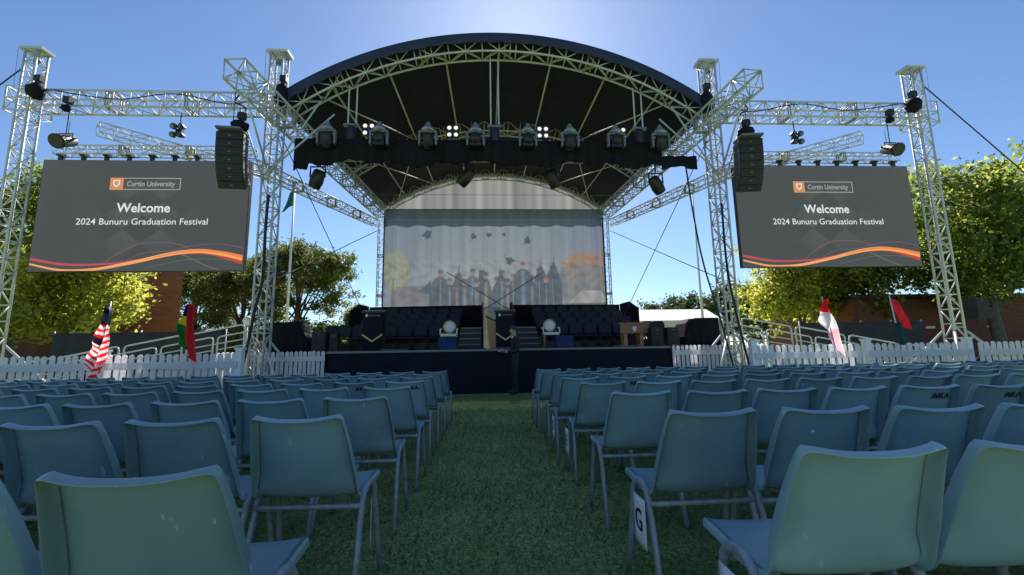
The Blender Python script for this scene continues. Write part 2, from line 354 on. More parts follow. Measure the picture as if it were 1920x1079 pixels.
def arch_truss(name, label, Y, a, z0, z1, hh=0.4, dd=0.4, n=26, rc=0.03, rb=0.0165):
    t = thing(name, label, 'truss', (0, Y, z0), 'arched roof trusses of the stage')
    br = MB(); nodes = []
    for j, (off, y) in enumerate(((0, Y), (0, Y + dd), (hh, Y + dd), (hh, Y))):
        P = [Vector((arch_pt(-1 + 2 * i / n, a, z0, z1, off)[0], y, arch_pt(-1 + 2 * i / n, a, z0, z1, off)[1])) for i in range(n + 1)]
        nodes.append(P); MB().path(P, rc, 8).build('chord', 'alu', t, smooth=True)
    for f in range(4):
        P, Q = nodes[f], nodes[(f + 1) % 4]
        for i in range(n + 1):
            br.tube(P[i], Q[i], rb, 5)
            if i < n: br.tube(*((P[i], Q[i + 1]) if (i + f) % 2 else (Q[i], P[i + 1])), rb, 5)
    b = br.build('lacing', 'alu', t, smooth=True); b['kind'] = 'stuff'
    for i in range(3, n, 5):
        pl = MB()
        for e in (-0.012, 0.012):
            Q = []
            for off, y in ((-.01, Y - .01), (-.01, Y + dd + .01), (hh + .01, Y + dd + .01), (hh + .01, Y - .01)):
                p = arch_pt(-1 + 2 * (i + .5) / n + e, a, z0, z1, off); Q.append((p[0], y, p[1]))
            pl.path(Q, 0.021, 6, closed=True)
        pl.build('joint_frame', 'alu_dull', t, smooth=True)
    return t

def joint_plates(t, A, B, w_, upv=(0, 0, 1), every=2.4):
    A, B = Vector(A), Vector(B); d = (B - A).normalized(); Ln = (B - A).length; n = max(1, int(Ln / every)); q = d.to_track_quat('Z', 'Y').to_matrix()
    for i in range(1, n + 1):
        b = MB(); c = A + d * (Ln * i / (n + 1)); h_ = w_ / 2
        for a0, a1 in (((-h_, -h_), (h_, -h_)), ((h_, -h_), (h_, h_)), ((h_, h_), (-h_, h_)), ((-h_, h_), (-h_, -h_))):
            for e in (-0.035, 0.035): b.tube(c + q @ Vector((*a0, e)), c + q @ Vector((*a1, e)), 0.02, 6)
        b.build('joint_frame', 'alu_dull', t, smooth=True)
ARCH = [(11.05, 5.65, 7.5, 9.41), (15.3, 5.35, 7.52, 9.33), (19.4, 5.05, 7.55, 9.25)]
for (Y, a, z0, z1), lb in zip(ARCH, ('silver arched truss along the front edge of the stage canopy', 'silver arched truss under the middle of the black canopy', 'silver arched truss above the printed graduation backdrop')):
    arch_truss('arch_truss', lb, Y, a, z0, z1)
def arch_at(Y):
    k = (Y - 11.05) / (19.4 - 11.05); return tuple(ARCH[0][i] + (ARCH[2][i] - ARCH[0][i]) * k for i in (1, 2, 3))

# canopy
cn = thing('canopy', 'black fabric barrel canopy over the stage', 'canopy', (0, 11, 7.5))
def cfn(u, v):
    Y = 10.88 + v * 9.2; a, z0, z1 = arch_at(Y); x, z = arch_pt((u * 2 - 1) * 1.012, a, z0, z1, 0.37 + 0.012 * math.sin(v * 40) * (1 - abs(2 * u - 1)))
    return (x, Y, z)
mb = MB(); mb.grid(48, 26, cfn)
roof = bpy.data.objects.new('roof_skin', thicken(mb.mesh('roof_skin', 'canopy', (0, 11, 7.5), True), 0.012, 'roof_skin')); link(roof, cn)
roof['label'] = 'black fabric skin of the canopy'
mb = MB()
def vfn(u, v):
    Y = 10.86; a, z0, z1 = arch_at(Y); dz = 0.4 - 0.27 * v - (0.03 * abs(math.sin(u * math.pi * 26)) if v > 0.9 else 0)
    x, z = arch_pt((u * 2 - 1) * 1.014, a, z0, z1, dz); return (x, Y - 0.012 * math.sin(u * 90) * v, z)
mb.grid(156, 4, vfn)
va = bpy.data.objects.new('valance', thicken(mb.mesh('valance', 'valance', (0, 11, 7.5), True), 0.008, 'valance')); link(va, cn)
for t in (-0.78, -0.52, -0.25, 0.0, 0.25, 0.52, 0.78):
    P = []
    for Y in (11.25, 15.4, 19.5):
        a, z0, z1 = arch_at(Y); x, z = arch_pt(t, a, z0, z1, 0.2); P.append((x, Y, z))
    MB().path(P, 0.028, 6).build('purlin', 'alu', cn, smooth=True)
for s in (-1, 1):                      # cross-bracing tubes near the back
    for y0, y1, t0, t1 in ((15.4, 19.5, 0.52, 0.85), (15.4, 19.5, 0.85, 0.52), (11.3, 15.4, 0.85, 0.52)):
        P = []
        for Y, t in ((y0, t0), (y1, t1)):
            a, z0, z1 = arch_at(Y); x, z = arch_pt(t * s, a, z0, z1, 0.12); P.append((x, Y, z))
        MB().path(P, 0.02, 6).build('brace', 'alu', cn, smooth=True)
for Y in (13.2, 17.4):
    a, z0, z1 = arch_at(Y); MB().tube((-a, Y, z0 + 0.05), (a, Y, z0 + 0.05), 0.008, 5).build('tie_wire', 'grey_metal', cn)

# towers
TW = 0.33
def tower(x, y, h, label, w=TW):
    t = thing('truss_tower', label, 'tower', (x, y, 0), 'four lattice towers holding the rig')
    ch = [MB() for _ in range(4)]; br = MB(); truss_section(ch, br, (x, y, 0.05), (x, y, h), (1, 0, 0), (0, 1, 0), w, w, 0.40, 0.029, 0.0145)
    for c in ch: c.build('chord', 'alu', t, smooth=True)
    br.build('lacing', 'alu', t, smooth=True)['kind'] = 'stuff'
    MB().box((x, y, 0.025), (0.7, 0.7, 0.05)).build('base_plate', 'alu', t)
    hd = MB(); hd.box((x, y, h + 0.05), (0.58, 0.38, 0.07)); cap = hd.build('head_block', 'alu', t)
    MB().lathe([(0.05, -0.02), (0.09, -0.02), (0.09, 0.02), (0.05, 0.02)], (x + 0.02, y, h - 0.22), 12, Matrix.Rotation(R(90), 3, 'X')).build('pulley', 'grey_metal', t)
    for s in (-1, 1): MB().tube((x + s * 0.28, y - 0.2, h), (x + s * 0.24, y - 0.2, 8.0), 0.006, 4).build('chain', 'grey_metal', t)
    sl = MB(); S = 0.3                 # sleeve block riding on the tower
    for i, j in ((-1, -1), (1, -1), (1, 1), (-1, 1)): sl.tube((x + i * S, y + j * S, 7.45), (x + i * S, y + j * S, 8.1), 0.022, 6)
    for z in (7.45, 7.78, 8.1):
        sl.path([(x - S, y - S, z), (x + S, y - S, z), (x + S, y + S, z), (x - S, y + S, z)], 0.02, 6, closed=True)
    for i, j, k, l in ((-1, -1, 1, -1), (1, -1, 1, 1), (1, 1, -1, 1), (-1, 1, -1, -1)): sl.tube((x + i * S, y + j * S, 7.45), (x + k * S, y + l * S, 8.1), 0.014, 5)
    sl.build('sleeve_block', 'alu', t, smooth=True)
    for i, j in ((-1, -1), (1, -1), (-1, 1), (1, 1)):
        o = MB(); o.tube((x + i * 0.16, y + j * 0.16, 1.45), (x + i * 1.0, y + j * 0.9, 0.12), 0.03, 7); o.tube((x + i * 0.3, y + j * 0.25, 0.1), (x + i * 1.05, y + j * 0.95, 0.08), 0.025, 6)
        o.build('outrigger', 'alu', t, smooth=True)
    return t
XI, XO, YT = 6.08, 12.42, 11.35
tower(-XI, YT, 9.32, 'lattice tower between the stage and the screen on the pine tree side')
tower(XI, YT, 9.32, 'lattice tower between the stage and the screen on the marquee side')
tower(-XO, YT, 9.25, 'outer lattice tower beyond the screen on the pine tree side', 0.30)
tower(XO, YT, 9.25, 'outer lattice tower beyond the screen on the marquee side', 0.30)
for s in (-1, 1):
    nm = SIDE[s]
    box_truss('eave_truss', 'thick eave truss jutting forward past the canopy, ' + nm, (s * 5.92, 9.1, 7.36), (s * 5.05, 19.7, 7.42), 0.45, 0.45, 0.44, side=(1, 0, 0), rc=0.03, rb=0.016, group='eave trusses')
    box_truss('rear_column', 'slim lattice column beside the backdrop, ' + nm, (s * 5.12, 19.5, 0.05), (s * 5.12, 19.5, 7.3), 0.3, 0.3, 0.4, side=(1, 0, 0), upv=(0, 1, 0), rc=0.022, rb=0.01, group='rear columns', cat='column')
    box_truss('screen_header_truss', 'horizontal header truss between the two towers above the screen, ' + nm, (s * (XI + 0.2), 11.35, 7.84), (s * (XO - 0.12), 11.35, 7.84), 0.44, 0.44, 0.44, group='screen header trusses')
    box_truss('screen_hanging_truss', 'thin truss from which the video screen hangs, ' + nm, (s * 6.9, 12.0, 6.78), (s * 12.2, 12.0, 6.78), 0.24, 0.24, 0.3, rc=0.018, rb=0.008, group='screen hanging trusses')
    box_truss('brace_truss', 'slanting brace truss behind the header beam, ' + nm, (s * 11.2, 12.0, 7.45), (s * 8.6, 15.6, 7.7), 0.3, 0.3, 0.36, rc=0.02, rb=0.009, group='brace trusses')
    box_truss('side_truss', 'lower side truss from front tower back to rear column, ' + nm, (s * 6.4, 11.0, 5.95), (s * 5.3, 19.2, 6.9), 0.28, 0.28, 0.36, side=(1, 0, 0), rc=0.02, rb=0.009, group='lower side trusses')
    for A, B, lb in (((s * 5.95, 11.45, 7.0), (s * 4.95, 19.0, 1.3), 'long dark guy strap running from canopy front down to stage rear, '), ((s * 6.0, 11.4, 2.95), (s * 5.3, 19.3, 6.6), 'dark guy strap rising from front tower to rear column, ')):
        tag(MB().tube(Vector(A) - Vector(A), Vector(B) - Vector(A), 0.014, 6).build('guy_strap', 'strap', None), lb + nm, 'strap', 'bracing straps').location = A
    mbs = MB(); P = [Vector((s * 12.7, 11.35, 8.85)), Vector((s * 16.2, 11.35, 5.3)), Vector((s * 19.5, 11.35, 1.9)), Vector((s * 21.3, 11.35, 0.05))]
    o = mbs.path([p - P[0] for p in P], 0.018, 6).build('guy_strap', 'strap', None); o.location = P[0]; tag(o, 'dark guy strap from outer tower top to the lawn, ' + nm, 'strap', 'bracing straps')
    # knee struts between tower, eave truss and arch
    k = thing('knee_brace', 'pair of silver knee struts at tower and canopy corner, ' + nm, 'brace', (s * 6.0, 11.3, 5.6), 'knee braces')
    for A, B in (((s * 6.1, 11.1, 5.6), (s * 4.75, 10.95, 7.75)), ((s * 6.0, 10.95, 5.75), (s * 4.4, 11.0, 7.4)), ((s * 6.2, 11.2, 5.6), (s * 6.9, 11.1, 7.6)), ((s * 6.05, 11.0, 5.9), (s * 5.95, 9.6, 7.15))): MB().tube(A, B, 0.024, 7).build('strut', 'alu', k, smooth=True)

# chain hoists and black cable bags on the rig
def lump(name, label, c, r, group, cat='bag', sq=1.0):
    me = bpy.data.meshes.new('lump'); mb = MB(); n, k = 10, 7; rr = random.Random(str(c)); vs = []
    prof = []
    for j in range(k + 1):
        th = math.pi * j / k
        for i in range(n):
            ph = 2 * math.pi * i / n; q = 1 + 0.16 * rr.uniform(-1, 1); vs.append((r * math.sin(th) * math.cos(ph) * q, r * math.sin(th) * math.sin(ph) * q, r * sq * math.cos(th) * (1 + 0.1 * rr.uniform(-1, 1))))
    fs = [(j * n + i, j * n + (i + 1) % n, (j + 1) * n + (i + 1) % n, (j + 1) * n + i) for j in range(k) for i in range(n)]
    mb.add(vs, fs); o = thing(name, label, cat, c, group)
    mb.build('sack', 'black_fabric', o, smooth=True, world=False)
    MB().tube((0.03, 0, r * sq * 0.8), (0.03, 0, r * sq * 0.8 + 0.25), 0.012, 5).build('chain', 'grey_metal', o, world=False)
    MB().box((0.03, 0, r * sq + 0.12), (0.16, 0.14, 0.16)).build('hoist_body', 'black_plastic', o, world=False); return o
for s in (-1, 1):
    lump('chain_bag', 'black chain bag hanging beside the canopy end, ' + SIDE[s], (s * 5.72, 10.85, 7.85), 0.17, 'chain bags', sq=1.9)
    lump('chain_bag', 'large black chain bag on the outer tower sleeve, ' + SIDE[s], (s * 11.88, 10.95, 7.9), 0.2, 'chain bags', sq=1.1)
    lump('chain_bag', 'small black cable bag on the header truss by outer tower, ' + SIDE[s], (s * 11.2, 11.05, 7.5), 0.11, 'chain bags', sq=0.9)
    lump('chain_bag', 'black motor bag above the speaker array, ' + SIDE[s], (s * 6.42, 10.35, 6.68), 0.2, 'chain bags', sq=0.7)

# black cable bundles down the towers and along the header trusses
def cable(P, r, label, group='black cable bundles on the rig'):
    P = [Vector(p) for p in P]; Q = []; n = 26
    for i in range(n + 1):
        f = i / n * (len(P) - 1); k = min(int(f), len(P) - 2); u = f - k; a, b, c, d = P[max(k - 1, 0)], P[k], P[k + 1], P[min(k + 2, len(P) - 1)]
        Q.append(0.5 * ((2 * b) + (c - a) * u + (2 * a - 5 * b + 4 * c - d) * u * u + (3 * b - a - 3 * c + d) * u ** 3) - P[0])
    o = MB().path(Q, r, 7).build('cable_bundle', 'strap', None, True); o.location = P[0]; tag(o, label, 'cable', group)
cable([(-6.0, 11.1, 5.2), (-6.02, 11.1, 4.4), (-6.0, 11.08, 3.0), (-6.12, 11.05, 2.2), (-6.2, 10.95, 1.2), (-6.35, 10.8, 0.03)], 0.035, 'thick black cable bundle down the stage-side tower, pine tree side')
cable([(5.1, 11.1, 6.1), (5.15, 11.05, 5.0), (5.3, 11.0, 3.4), (5.62, 10.95, 1.8), (5.9, 10.95, 0.4), (6.0, 10.9, 0.03)], 0.022, 'black cable drooping from lighting truss end to the lawn, marquee side')
cable([(6.02, 11.1, 5.0), (6.0, 11.1, 3.6), (6.05, 11.08, 2.6), (6.2, 11.0, 1.2), (6.3, 10.8, 0.03)], 0.03, 'thick black cable bundle down the stage-side tower, marquee side')
for s in (-1, 1):
    cable([(s * 6.4, 11.1, 8.0), (s * 7.1, 11.08, 7.7), (s * 8.6, 11.1, 7.98), (s * 10.0, 11.09, 7.8), (s * 11.6, 11.1, 8.02)], 0.014, 'thin black cable draped along the header truss, ' + SIDE[s])
    cable([(s * 6.9, 11.12, 8.06), (s * 7.0, 11.05, 7.75), (s * 6.75, 11.05, 7.6), (s * 6.6, 10.9, 7.3)], 0.02, 'short black cable loop above the speaker array, ' + SIDE[s])

# line array speakers
def line_array(x, y, ztop, s):
    t = thing('line_array_speaker', 'black curved line array speaker hanging beside the screen, ' + SIDE[s], 'speaker', (x, y, ztop), 'line array speakers', rotz=R(-s * 6))
    MB().box((0, 0.1, 0.04), (0.55, 0.5, 0.05)).build('bumper_frame', 'grey_metal', t, world=False)
    MB().tube((0, 0.1, 0.05), (0, 0.1, 1.3), 0.012, 5).build('hoist_chain', 'grey_metal', t, world=False)
    yy, zz, ang = 0.0, 0.0, 0.0
    for i in range(7):
        ang += R((1, 2, 4, 5, 6, 8, 9)[i]); h = 0.2; rot = Matrix.Rotation(ang, 3, 'X')
        ctr = Vector((0, yy, zz)) + rot @ Vector((0, 0.22, -h / 2))
        b = MB(); w2, d2 = 0.31, 0.22
        P = [Vector((-w2, -d2, -h / 2 + .004)), Vector((w2, -d2, -h / 2 + .004)), Vector((w2 * .8, d2, -h / 2 + .03)), Vector((-w2 * .8, d2, -h / 2 + .03)), Vector((-w2, -d2, h / 2 - .004)), Vector((w2, -d2, h / 2 - .004)), Vector((w2 * .8, d2, h / 2 - .03)), Vector((-w2 * .8, d2, h / 2 - .03))]
        b.add([ctr + rot @ p for p in P], [(0, 3, 2, 1), (4, 5, 6, 7), (0, 1, 5, 4), (1, 2, 6, 5), (2, 3, 7, 6), (3, 0, 4, 7)])
        c = b.build('cabinet', 'black_plastic', t, world=False)
        gr = MB(); gr.box(ctr + rot @ Vector((0, -d2 - 0.008, 0)), (0.55, 0.012, h - 0.03), rot); gr.build('grille', 'grille', c, world=False)
        gr = MB(); gr.box(ctr + rot @ Vector((0, -d2 - 0.016, 0)), (0.06, 0.006, 0.018), rot); gr.build('badge', 'grey_mark', c, world=False)
        zz -= h * math.cos(ang); yy += h * math.sin(ang)
line_array(-6.55, 10.2, 6.46, -1); line_array(6.42, 10.2, 6.44, 1)

# ------------------------------------------------------------------ video screens
def display_material():
    mt = bpy.data.materials.new('led_display'); mt.use_nodes = True; n = mt.node_tree.nodes; L = mt.node_tree.links
    b = n['Principled BSDF']; b.inputs['Base Color'].default_value = (0.02, 0.02, 0.02, 1); b.inputs['Roughness'].default_value = 0.7
    tc = n.new('ShaderNodeTexCoord'); mp = n.new('ShaderNodeMapping'); mp.inputs['Scale'].default_value = (2.3, 1, 2.9); L.new(tc.outputs['Object'], mp.inputs[0])
    mp2 = n.new('ShaderNodeMapping'); mp2.inputs['Rotation'].default_value = (0, R(45), 0); L.new(mp.outputs[0], mp2.inputs[0])
    ck = n.new('ShaderNodeTexChecker'); ck.inputs['Scale'].default_value = 0.62; ck.inputs['Color1'].default_value = (0.045, 0.050, 0.053, 1); ck.inputs['Color2'].default_value = (0.11, 0.114, 0.114, 1); L.new(mp2.outputs[0], ck.inputs['Vector'])
    no = n.new('ShaderNodeTexNoise'); no.inputs['Scale'].default_value = 0.55; L.new(tc.outputs['Object'], no.inputs['Vector'])
    gr = n.new('ShaderNodeVectorMath'); gr.operation = 'LENGTH'; L.new(tc.outputs['Object'], gr.inputs[0])
    mr = n.new('ShaderNodeMapRange'); mr.inputs['From Min'].default_value = 0.4; mr.inputs['From Max'].default_value = 1.5; mr.inputs['To Min'].default_value = 0.75; mr.inputs['To Max'].default_value = 0.0; L.new(gr.outputs['Value'], mr.inputs[0])
    ml = n.new('ShaderNodeMath'); ml.operation = 'MULTIPLY'; L.new(mr.outputs[0], ml.inputs[0]); L.new(no.outputs['Fac'], ml.inputs[1])
    mx = n.new('ShaderNodeMixRGB'); mx.inputs[1].default_value = (0.060, 0.065, 0.067, 1); L.new(ml.outputs[0], mx.inputs[0]); L.new(ck.outputs['Color'], mx.inputs[2])
    L.new(mx.outputs[0], b.inputs['Emission Color']); b.inputs['Emission Strength'].default_value = 0.95 * ES; M['led_display'] = mt
display_material()
def ribbon(pts, w0, w1, y, name, m_, t, n=40):
    P = [Vector((p[0], 0, p[1])) for p in pts]; Q = []
    for i in range(n + 1):
        f = i / n * (len(P) - 1); k = min(int(f), len(P) - 2); u = f - k
        a, b, c, d = P[max(k - 1, 0)], P[k], P[k + 1], P[min(k + 2, len(P) - 1)]
        Q.append(0.5 * ((2 * b) + (c - a) * u + (2 * a - 5 * b + 4 * c - d) * u * u + (3 * b - a - 3 * c + d) * u ** 3))
    vs = []; 
    for i, q in enumerate(Q):
        d = (Q[min(i + 1, n)] - Q[max(i - 1, 0)]).normalized(); nrm = Vector((-d.z, 0, d.x)); wd = (w0 + (w1 - w0) * i / n) / 2
        for sgn in (-1, 1):
            v = q + nrm * wd * sgn; v.y = y; v.x = max(-2.69, min(2.69, v.x)); v.z = max(-1.525, min(1.525, v.z)); vs.append(v)
    mb = MB(); mb.add(vs, [(2 * i, 2 * i + 2, 2 * i + 3, 2 * i + 1) for i in range(n)]); return mb.build(name, m_, t, world=False)
TXT = {}
def flat_text(body, size, t, x, z, y, m_, bold=0.0, align='CENTER', fit=None):
    me = text_mesh(body, size, 'lettering', 0, bold, align); me.materials.clear(); me.materials.append(M[m_])
    o = bpy.data.objects.new('lettering', me); link(o, t); o.rotation_euler = (R(90), 0, 0); o.location = (x, y, z)
    if fit:
        xs_ = [v.co.x for v in me.vertices]; o.scale.x = fit / (max(xs_) - min(xs_))
        if align == 'CENTER': o.location.x = x - o.scale.x * (max(xs_) + min(xs_)) / 2
    return o
for s in (-1, 1):
    t = thing('video_screen', 'large dark video screen with Welcome message hung by towers, ' + SIDE[s], 'screen', (s * 9.63, 11.86, 4.91), 'video screens')
    MB().box((0, 0.06, 0), (5.46, 0.12, 3.1)).build('cabinet', 'black_plastic', t, world=False)
    d = MB(); d.add([(-2.715, -0.004, -1.54), (2.715, -0.004, -1.54), (2.715, -0.004, 1.54), (-2.715, -0.004, 1.54)], [(0, 1, 2, 3)]); disp = d.build('display', 'led_display', t, world=False)
    Yd = -0.010
    ribbon([(-2.69, -1.20), (-2.04, -1.33), (-1.51, -1.37), (-0.99, -1.355), (-0.42, -1.31), (0.2, -1.2)], 0.07, 0.035, Yd, 'pink_ribbon', 'led_pink', disp)
    ribbon([(0.9, -1.085), (1.64, -1.05), (2.19, -1.15), (2.69, -1.30)], 0.03, 0.16, Yd - 0.002, 'red_ribbon', 'led_red', disp)
    ribbon([(-2.69, -1.34), (-2.02, -1.49), (-1.49, -1.515), (-0.98, -1.48), (-0.46, -1.38), (0.05, -1.27), (0.57, -1.14), (1.1, -1.04), (1.64, -1.01), (2.19, -1.09), (2.69, -1.21)], 0.045, 0.13, Yd - 0.004, 'orange_ribbon', 'led_light_orange', disp, 70)
    ribbon([(0.4, -1.18), (1.1, -1.03), (1.64, -0.99), (2.19, -1.055), (2.69, -1.17)], 0.03, 0.08, Yd - 0.006, 'orange_ribbon', 'led_orange', disp)
    ribbon([(-0.82, -1.3), (-0.5, -1.05), (-0.05, -0.82), (0.4, -0.77), (0.86, -0.79), (1.22, -0.9), (1.5, -1.02)], 0.022, 0.022, Yd + 0.002, 'thin_line', 'led_thin_rose', disp)
    ribbon([(-0.55, -1.5), (-0.22, -1.22), (0.16, -1.05), (0.83, -1.0), (1.22, -0.89), (1.89, -0.81), (2.44, -0.87), (2.69, -0.95)], 0.02, 0.026, Yd + 0.003, 'thin_line', 'led_purple', disp)
    ribbon([(0.2, -1.45), (0.73, -1.34), (1.25, -1.24), (1.93, -1.22), (2.47, -1.29), (2.69, -1.36)], 0.02, 0.024, Yd + 0.003, 'thin_line', 'led_thin_green', disp)
    ribbon([(0.96, -1.02), (1.39, -1.23), (1.81, -1.43), (2.1, -1.52)], 0.02, 0.02, Yd + 0.001, 'thin_line', 'led_thin_sand', disp)
    # logo
    lg = MB(); lg.box((-0.765, -0.014, 0.87), (0.34, 0.004, 0.345)); lg = lg.build('logo_square', 'led_amber', disp, world=False)
    o = MB(); x0, x1, z0, z1, b_ = -0.59, 0.9, 0.70, 1.04, 0.022
    o.box(((x0 + x1) / 2, -0.013, z1 - b_ / 2), (x1 - x0, 0.004, b_)); o.box(((x0 + x1) / 2, -0.013, z0 + b_ / 2), (x1 - x0, 0.004, b_)); o.box((x1 - b_ / 2, -0.0132, (z0 + z1) / 2), (b_, 0.004, z1 - z0 - 2 * b_)); o.build('logo_outline', 'led_logo', disp, world=False)
    sh = MB(); sh.prism([(-0.85, 0.97), (-0.85, 0.85), (-0.765, 0.765), (-0.68, 0.85), (-0.68, 0.97), (-0.72, 0.985), (-0.765, 0.965), (-0.81, 0.985)], -0.0185, -0.0175); sh.build('shield', 'led_white', disp, world=False)
    sh = MB(); sh.prism([(-0.82, 0.945), (-0.82, 0.865), (-0.765, 0.805), (-0.71, 0.865), (-0.71, 0.945)], -0.0205, -0.0195); sh.build('shield', 'led_amber', disp, world=False)
    flat_text('Curtin University', 0.2, disp, 0.13, 0.865, -0.016, 'led_logo', 0.004, fit=1.26)
    flat_text('Welcome', 0.36, disp, 0.0, 0.18, -0.016, 'led_white', 0.006, fit=1.38)
    flat_text('2024 Bunuru Graduation Festival', 0.25, disp, 0.01, -0.2, -0.016, 'led_white', 0.0005, fit=3.38)
    for i in range(9):
        c = MB(); x = -2.4 + i * 0.6; c.box((x, 0.1, 1.63), (0.06, 0.1, 0.16)); c.box((x, 0.1, 1.73), (0.13, 0.16, 0.07)); c.tube((x, 0.1, 1.52), (x, 0.1, 1.6), 0.015, 6); c.build('hanging_clamp', 'black_plastic', t, world=False)
    MB().tube((s * 2.3, 0.1, 1.55), (s * 2.3, 0.1, 2.75), 0.008, 5).build('hanging_chain', 'grey_metal', t, world=False)
    MB().tube((-s * 2.3, 0.1, 1.55), (-s * 2.3, 0.1, 2.75), 0.008, 5).build('hanging_chain', 'grey_metal', t, world=False)
    # lamps hung from the header truss
    q = thing('quad_lamp', 'cluster of four small floodlights above the screen, ' + SIDE[s], 'light', (s * 8.65, 11.5, 7.1), 'quad floodlights')
    MB().tube((0, 0, 0), (0, 0, 0.55), 0.014, 6).build('hanger', 'black_plastic', q, world=False); MB().box((0, 0, 0), (0.16, 0.1, 0.16)).build('bracket', 'black_plastic', q, world=False)
    for i in (-1, 1):
        for j in (-1, 1):
            c = MB().lathe([(0.04, 0), (0.085, -0.12), (0.085, -0.15)], (i * 0.13, 0, j * 0.12), 10, Matrix.Rotation(R(-90), 3, 'X') @ Matrix.Rotation(R(i * 20), 3, 'Y')).build('lamp_can', 'black_plastic', q, True, world=False)
            MB().lathe([(0.001, -0.151), (0.07, -0.155)], (i * 0.13, 0, j * 0.12), 10, Matrix.Rotation(R(-90), 3, 'X') @ Matrix.Rotation(R(i * 20), 3, 'Y')).build('lens', 'silver', c, True, world=False)
    q = thing('spotlight', 'black spotlight hanging under the header truss near outer tower, ' + SIDE[s], 'light', (s * 11.25, 11.2, 6.68), 'header spotlights')
    MB().tube((0, 0, 0.1), (0, 0, 0.85), 0.012, 6).build('hanger', 'black_plastic', q, world=False)
    MB().path([(-0.17, 0, 0), (-0.17, 0, 0.2), (0.17, 0, 0.2), (0.17, 0, 0)], 0.014, 6).build('yoke', 'black_plastic', q, world=False)
    MB().lathe([(0.1, 0.26), (0.15, 0.2), (0.16, -0.1), (0.19, -0.22), (0.19, -0.26), (0.15, -0.26)], (0, 0, 0), 14, Matrix.Rotation(R(-62), 3, 'X')).build('housing', 'black_plastic', q, True, world=False)

# ------------------------------------------------------------------ stage lighting bar with drape
box_truss('lighting_truss', 'long horizontal lighting truss across the stage front carrying spotlights', (-5.5, 11.55, 6.62), (5.48, 11.55, 6.62), 0.4, 0.36, 0.44, rc=0.024, rb=0.011)
dr = MB()
def dfn(u, v):
    x = -5.5 + 10.0 * u; drop = 0.70 + 0.06 * math.sin(x * 2.1) + 0.05 * math.sin(x * 5.3 + 1) + (0.16 if u < 0.04 else 0)
    return (x, 11.24 + 0.035 * math.sin(x * 19) * (0.3 + v) + 0.02 * math.sin(x * 47) * v, 6.84 - drop * v)
dr.grid(260, 6, dfn)
def dfn2(u, v):
    x = 4.5 + 1.0 * u; return (x, 11.26 + 0.03 * math.sin(x * 17), 6.44 - (0.36 + 0.05 * math.sin(x * 6)) * v)
dr.grid(24, 4, dfn2)
dm = thicken(dr.mesh('drape', 'black_fabric', smooth=True), 0.006, 'drape'); o = bpy.data.objects.new('masking_drape', dm); COL.objects.link(o); tag(o, 'black masking drape hung along the lighting truss', 'drape')
def moving_head(x, y, z, label, tilt):
    t = thing('moving_light', label, 'light', (x, y, z), 'moving lights on top of the lighting truss')
    MB().box((0, 0, 0.05), (0.3, 0.26, 0.1)).build('base', 'black_plastic', t, world=False)
    yk = MB(); 
    for s in (-1, 1): yk.box((s * 0.22, -0.04, 0.20), (0.055, 0.12, 0.34))
    yk.box((0, -0.04, 0.392), (0.495, 0.122, 0.05)); yk.build('yoke', 'grey_metal', t, world=False)
    rot = Matrix.Rotation(R(tilt), 3, 'X')
    h = MB().lathe([(0.1, -0.24), (0.15, -0.2), (0.16, 0.05), (0.12, 0.16)], (0, -0.05, 0.2), 14, rot).build('head', 'black_plastic', t, True, world=False)
    MB().lathe([(0.001, -0.245), (0.1, -0.243)], (0, -0.05, 0.2), 14, rot).build('lens', 'grey_metal', h, True, world=False)
    MB().lathe([(0.21, 0.42), (0.2, 0.46), (0.12, 0.56), (0.075, 0.62), (0.055, 0.68), (0.03, 0.7)], (0, -0.02, 0), 14).build('rain_dome', 'silver', t, True, world=False)
hx = [-4.58, -3.22, -1.94, -0.67, 0.74, 1.89, 3.16, 4.40]
near = ['beside the tower on the pine tree side', 'second from the tower on pine side', 'third from the tower on pine side', 'just pine side of canopy centre', 'just marquee side of canopy centre', 'third from the tower on marquee side', 'second from the tower on marquee side', 'beside the tower on the marquee side']
for i, x in enumerate(hx): moving_head(x, 11.05, 6.53, 'domed moving light on the lighting truss, ' + near[i], (20, 70, 20, 75, 70, 15, 75, 25)[i])
for i, (x, z) in enumerate(((-3.74, 7.45), (-1.35, 7.42), (1.27, 7.42), (3.57, 7.42))):
    q = thing('blinder_light', 'four-lamp blinder light above the lighting truss, ' + ('by outer moving light, pine tree side', 'pine tree side of centre', 'marquee side of centre', 'by outer moving light, marquee side')[i], 'light', (x, 11.9, z), 'blinder lights')
    MB().box((0, 0, 0), (0.36, 0.1, 0.36)).build('housing', 'black_plastic', q, world=False)
    MB().tube((0, 0.05, -0.18), (0, 0.02, -0.72), 0.018, 6).build('stand', 'black_plastic', q, world=False)
    for a in (-1, 1):
        for b in (-1, 1): MB().lathe([(0.001, 0.0), (0.05, 0.004), (0.062, 0.02)], (a * 0.095, -0.075, b * 0.105), 12, Matrix.Rotation(R(-90), 3, 'X')).build('lamp', 'lamp_lens', q, True, world=False)
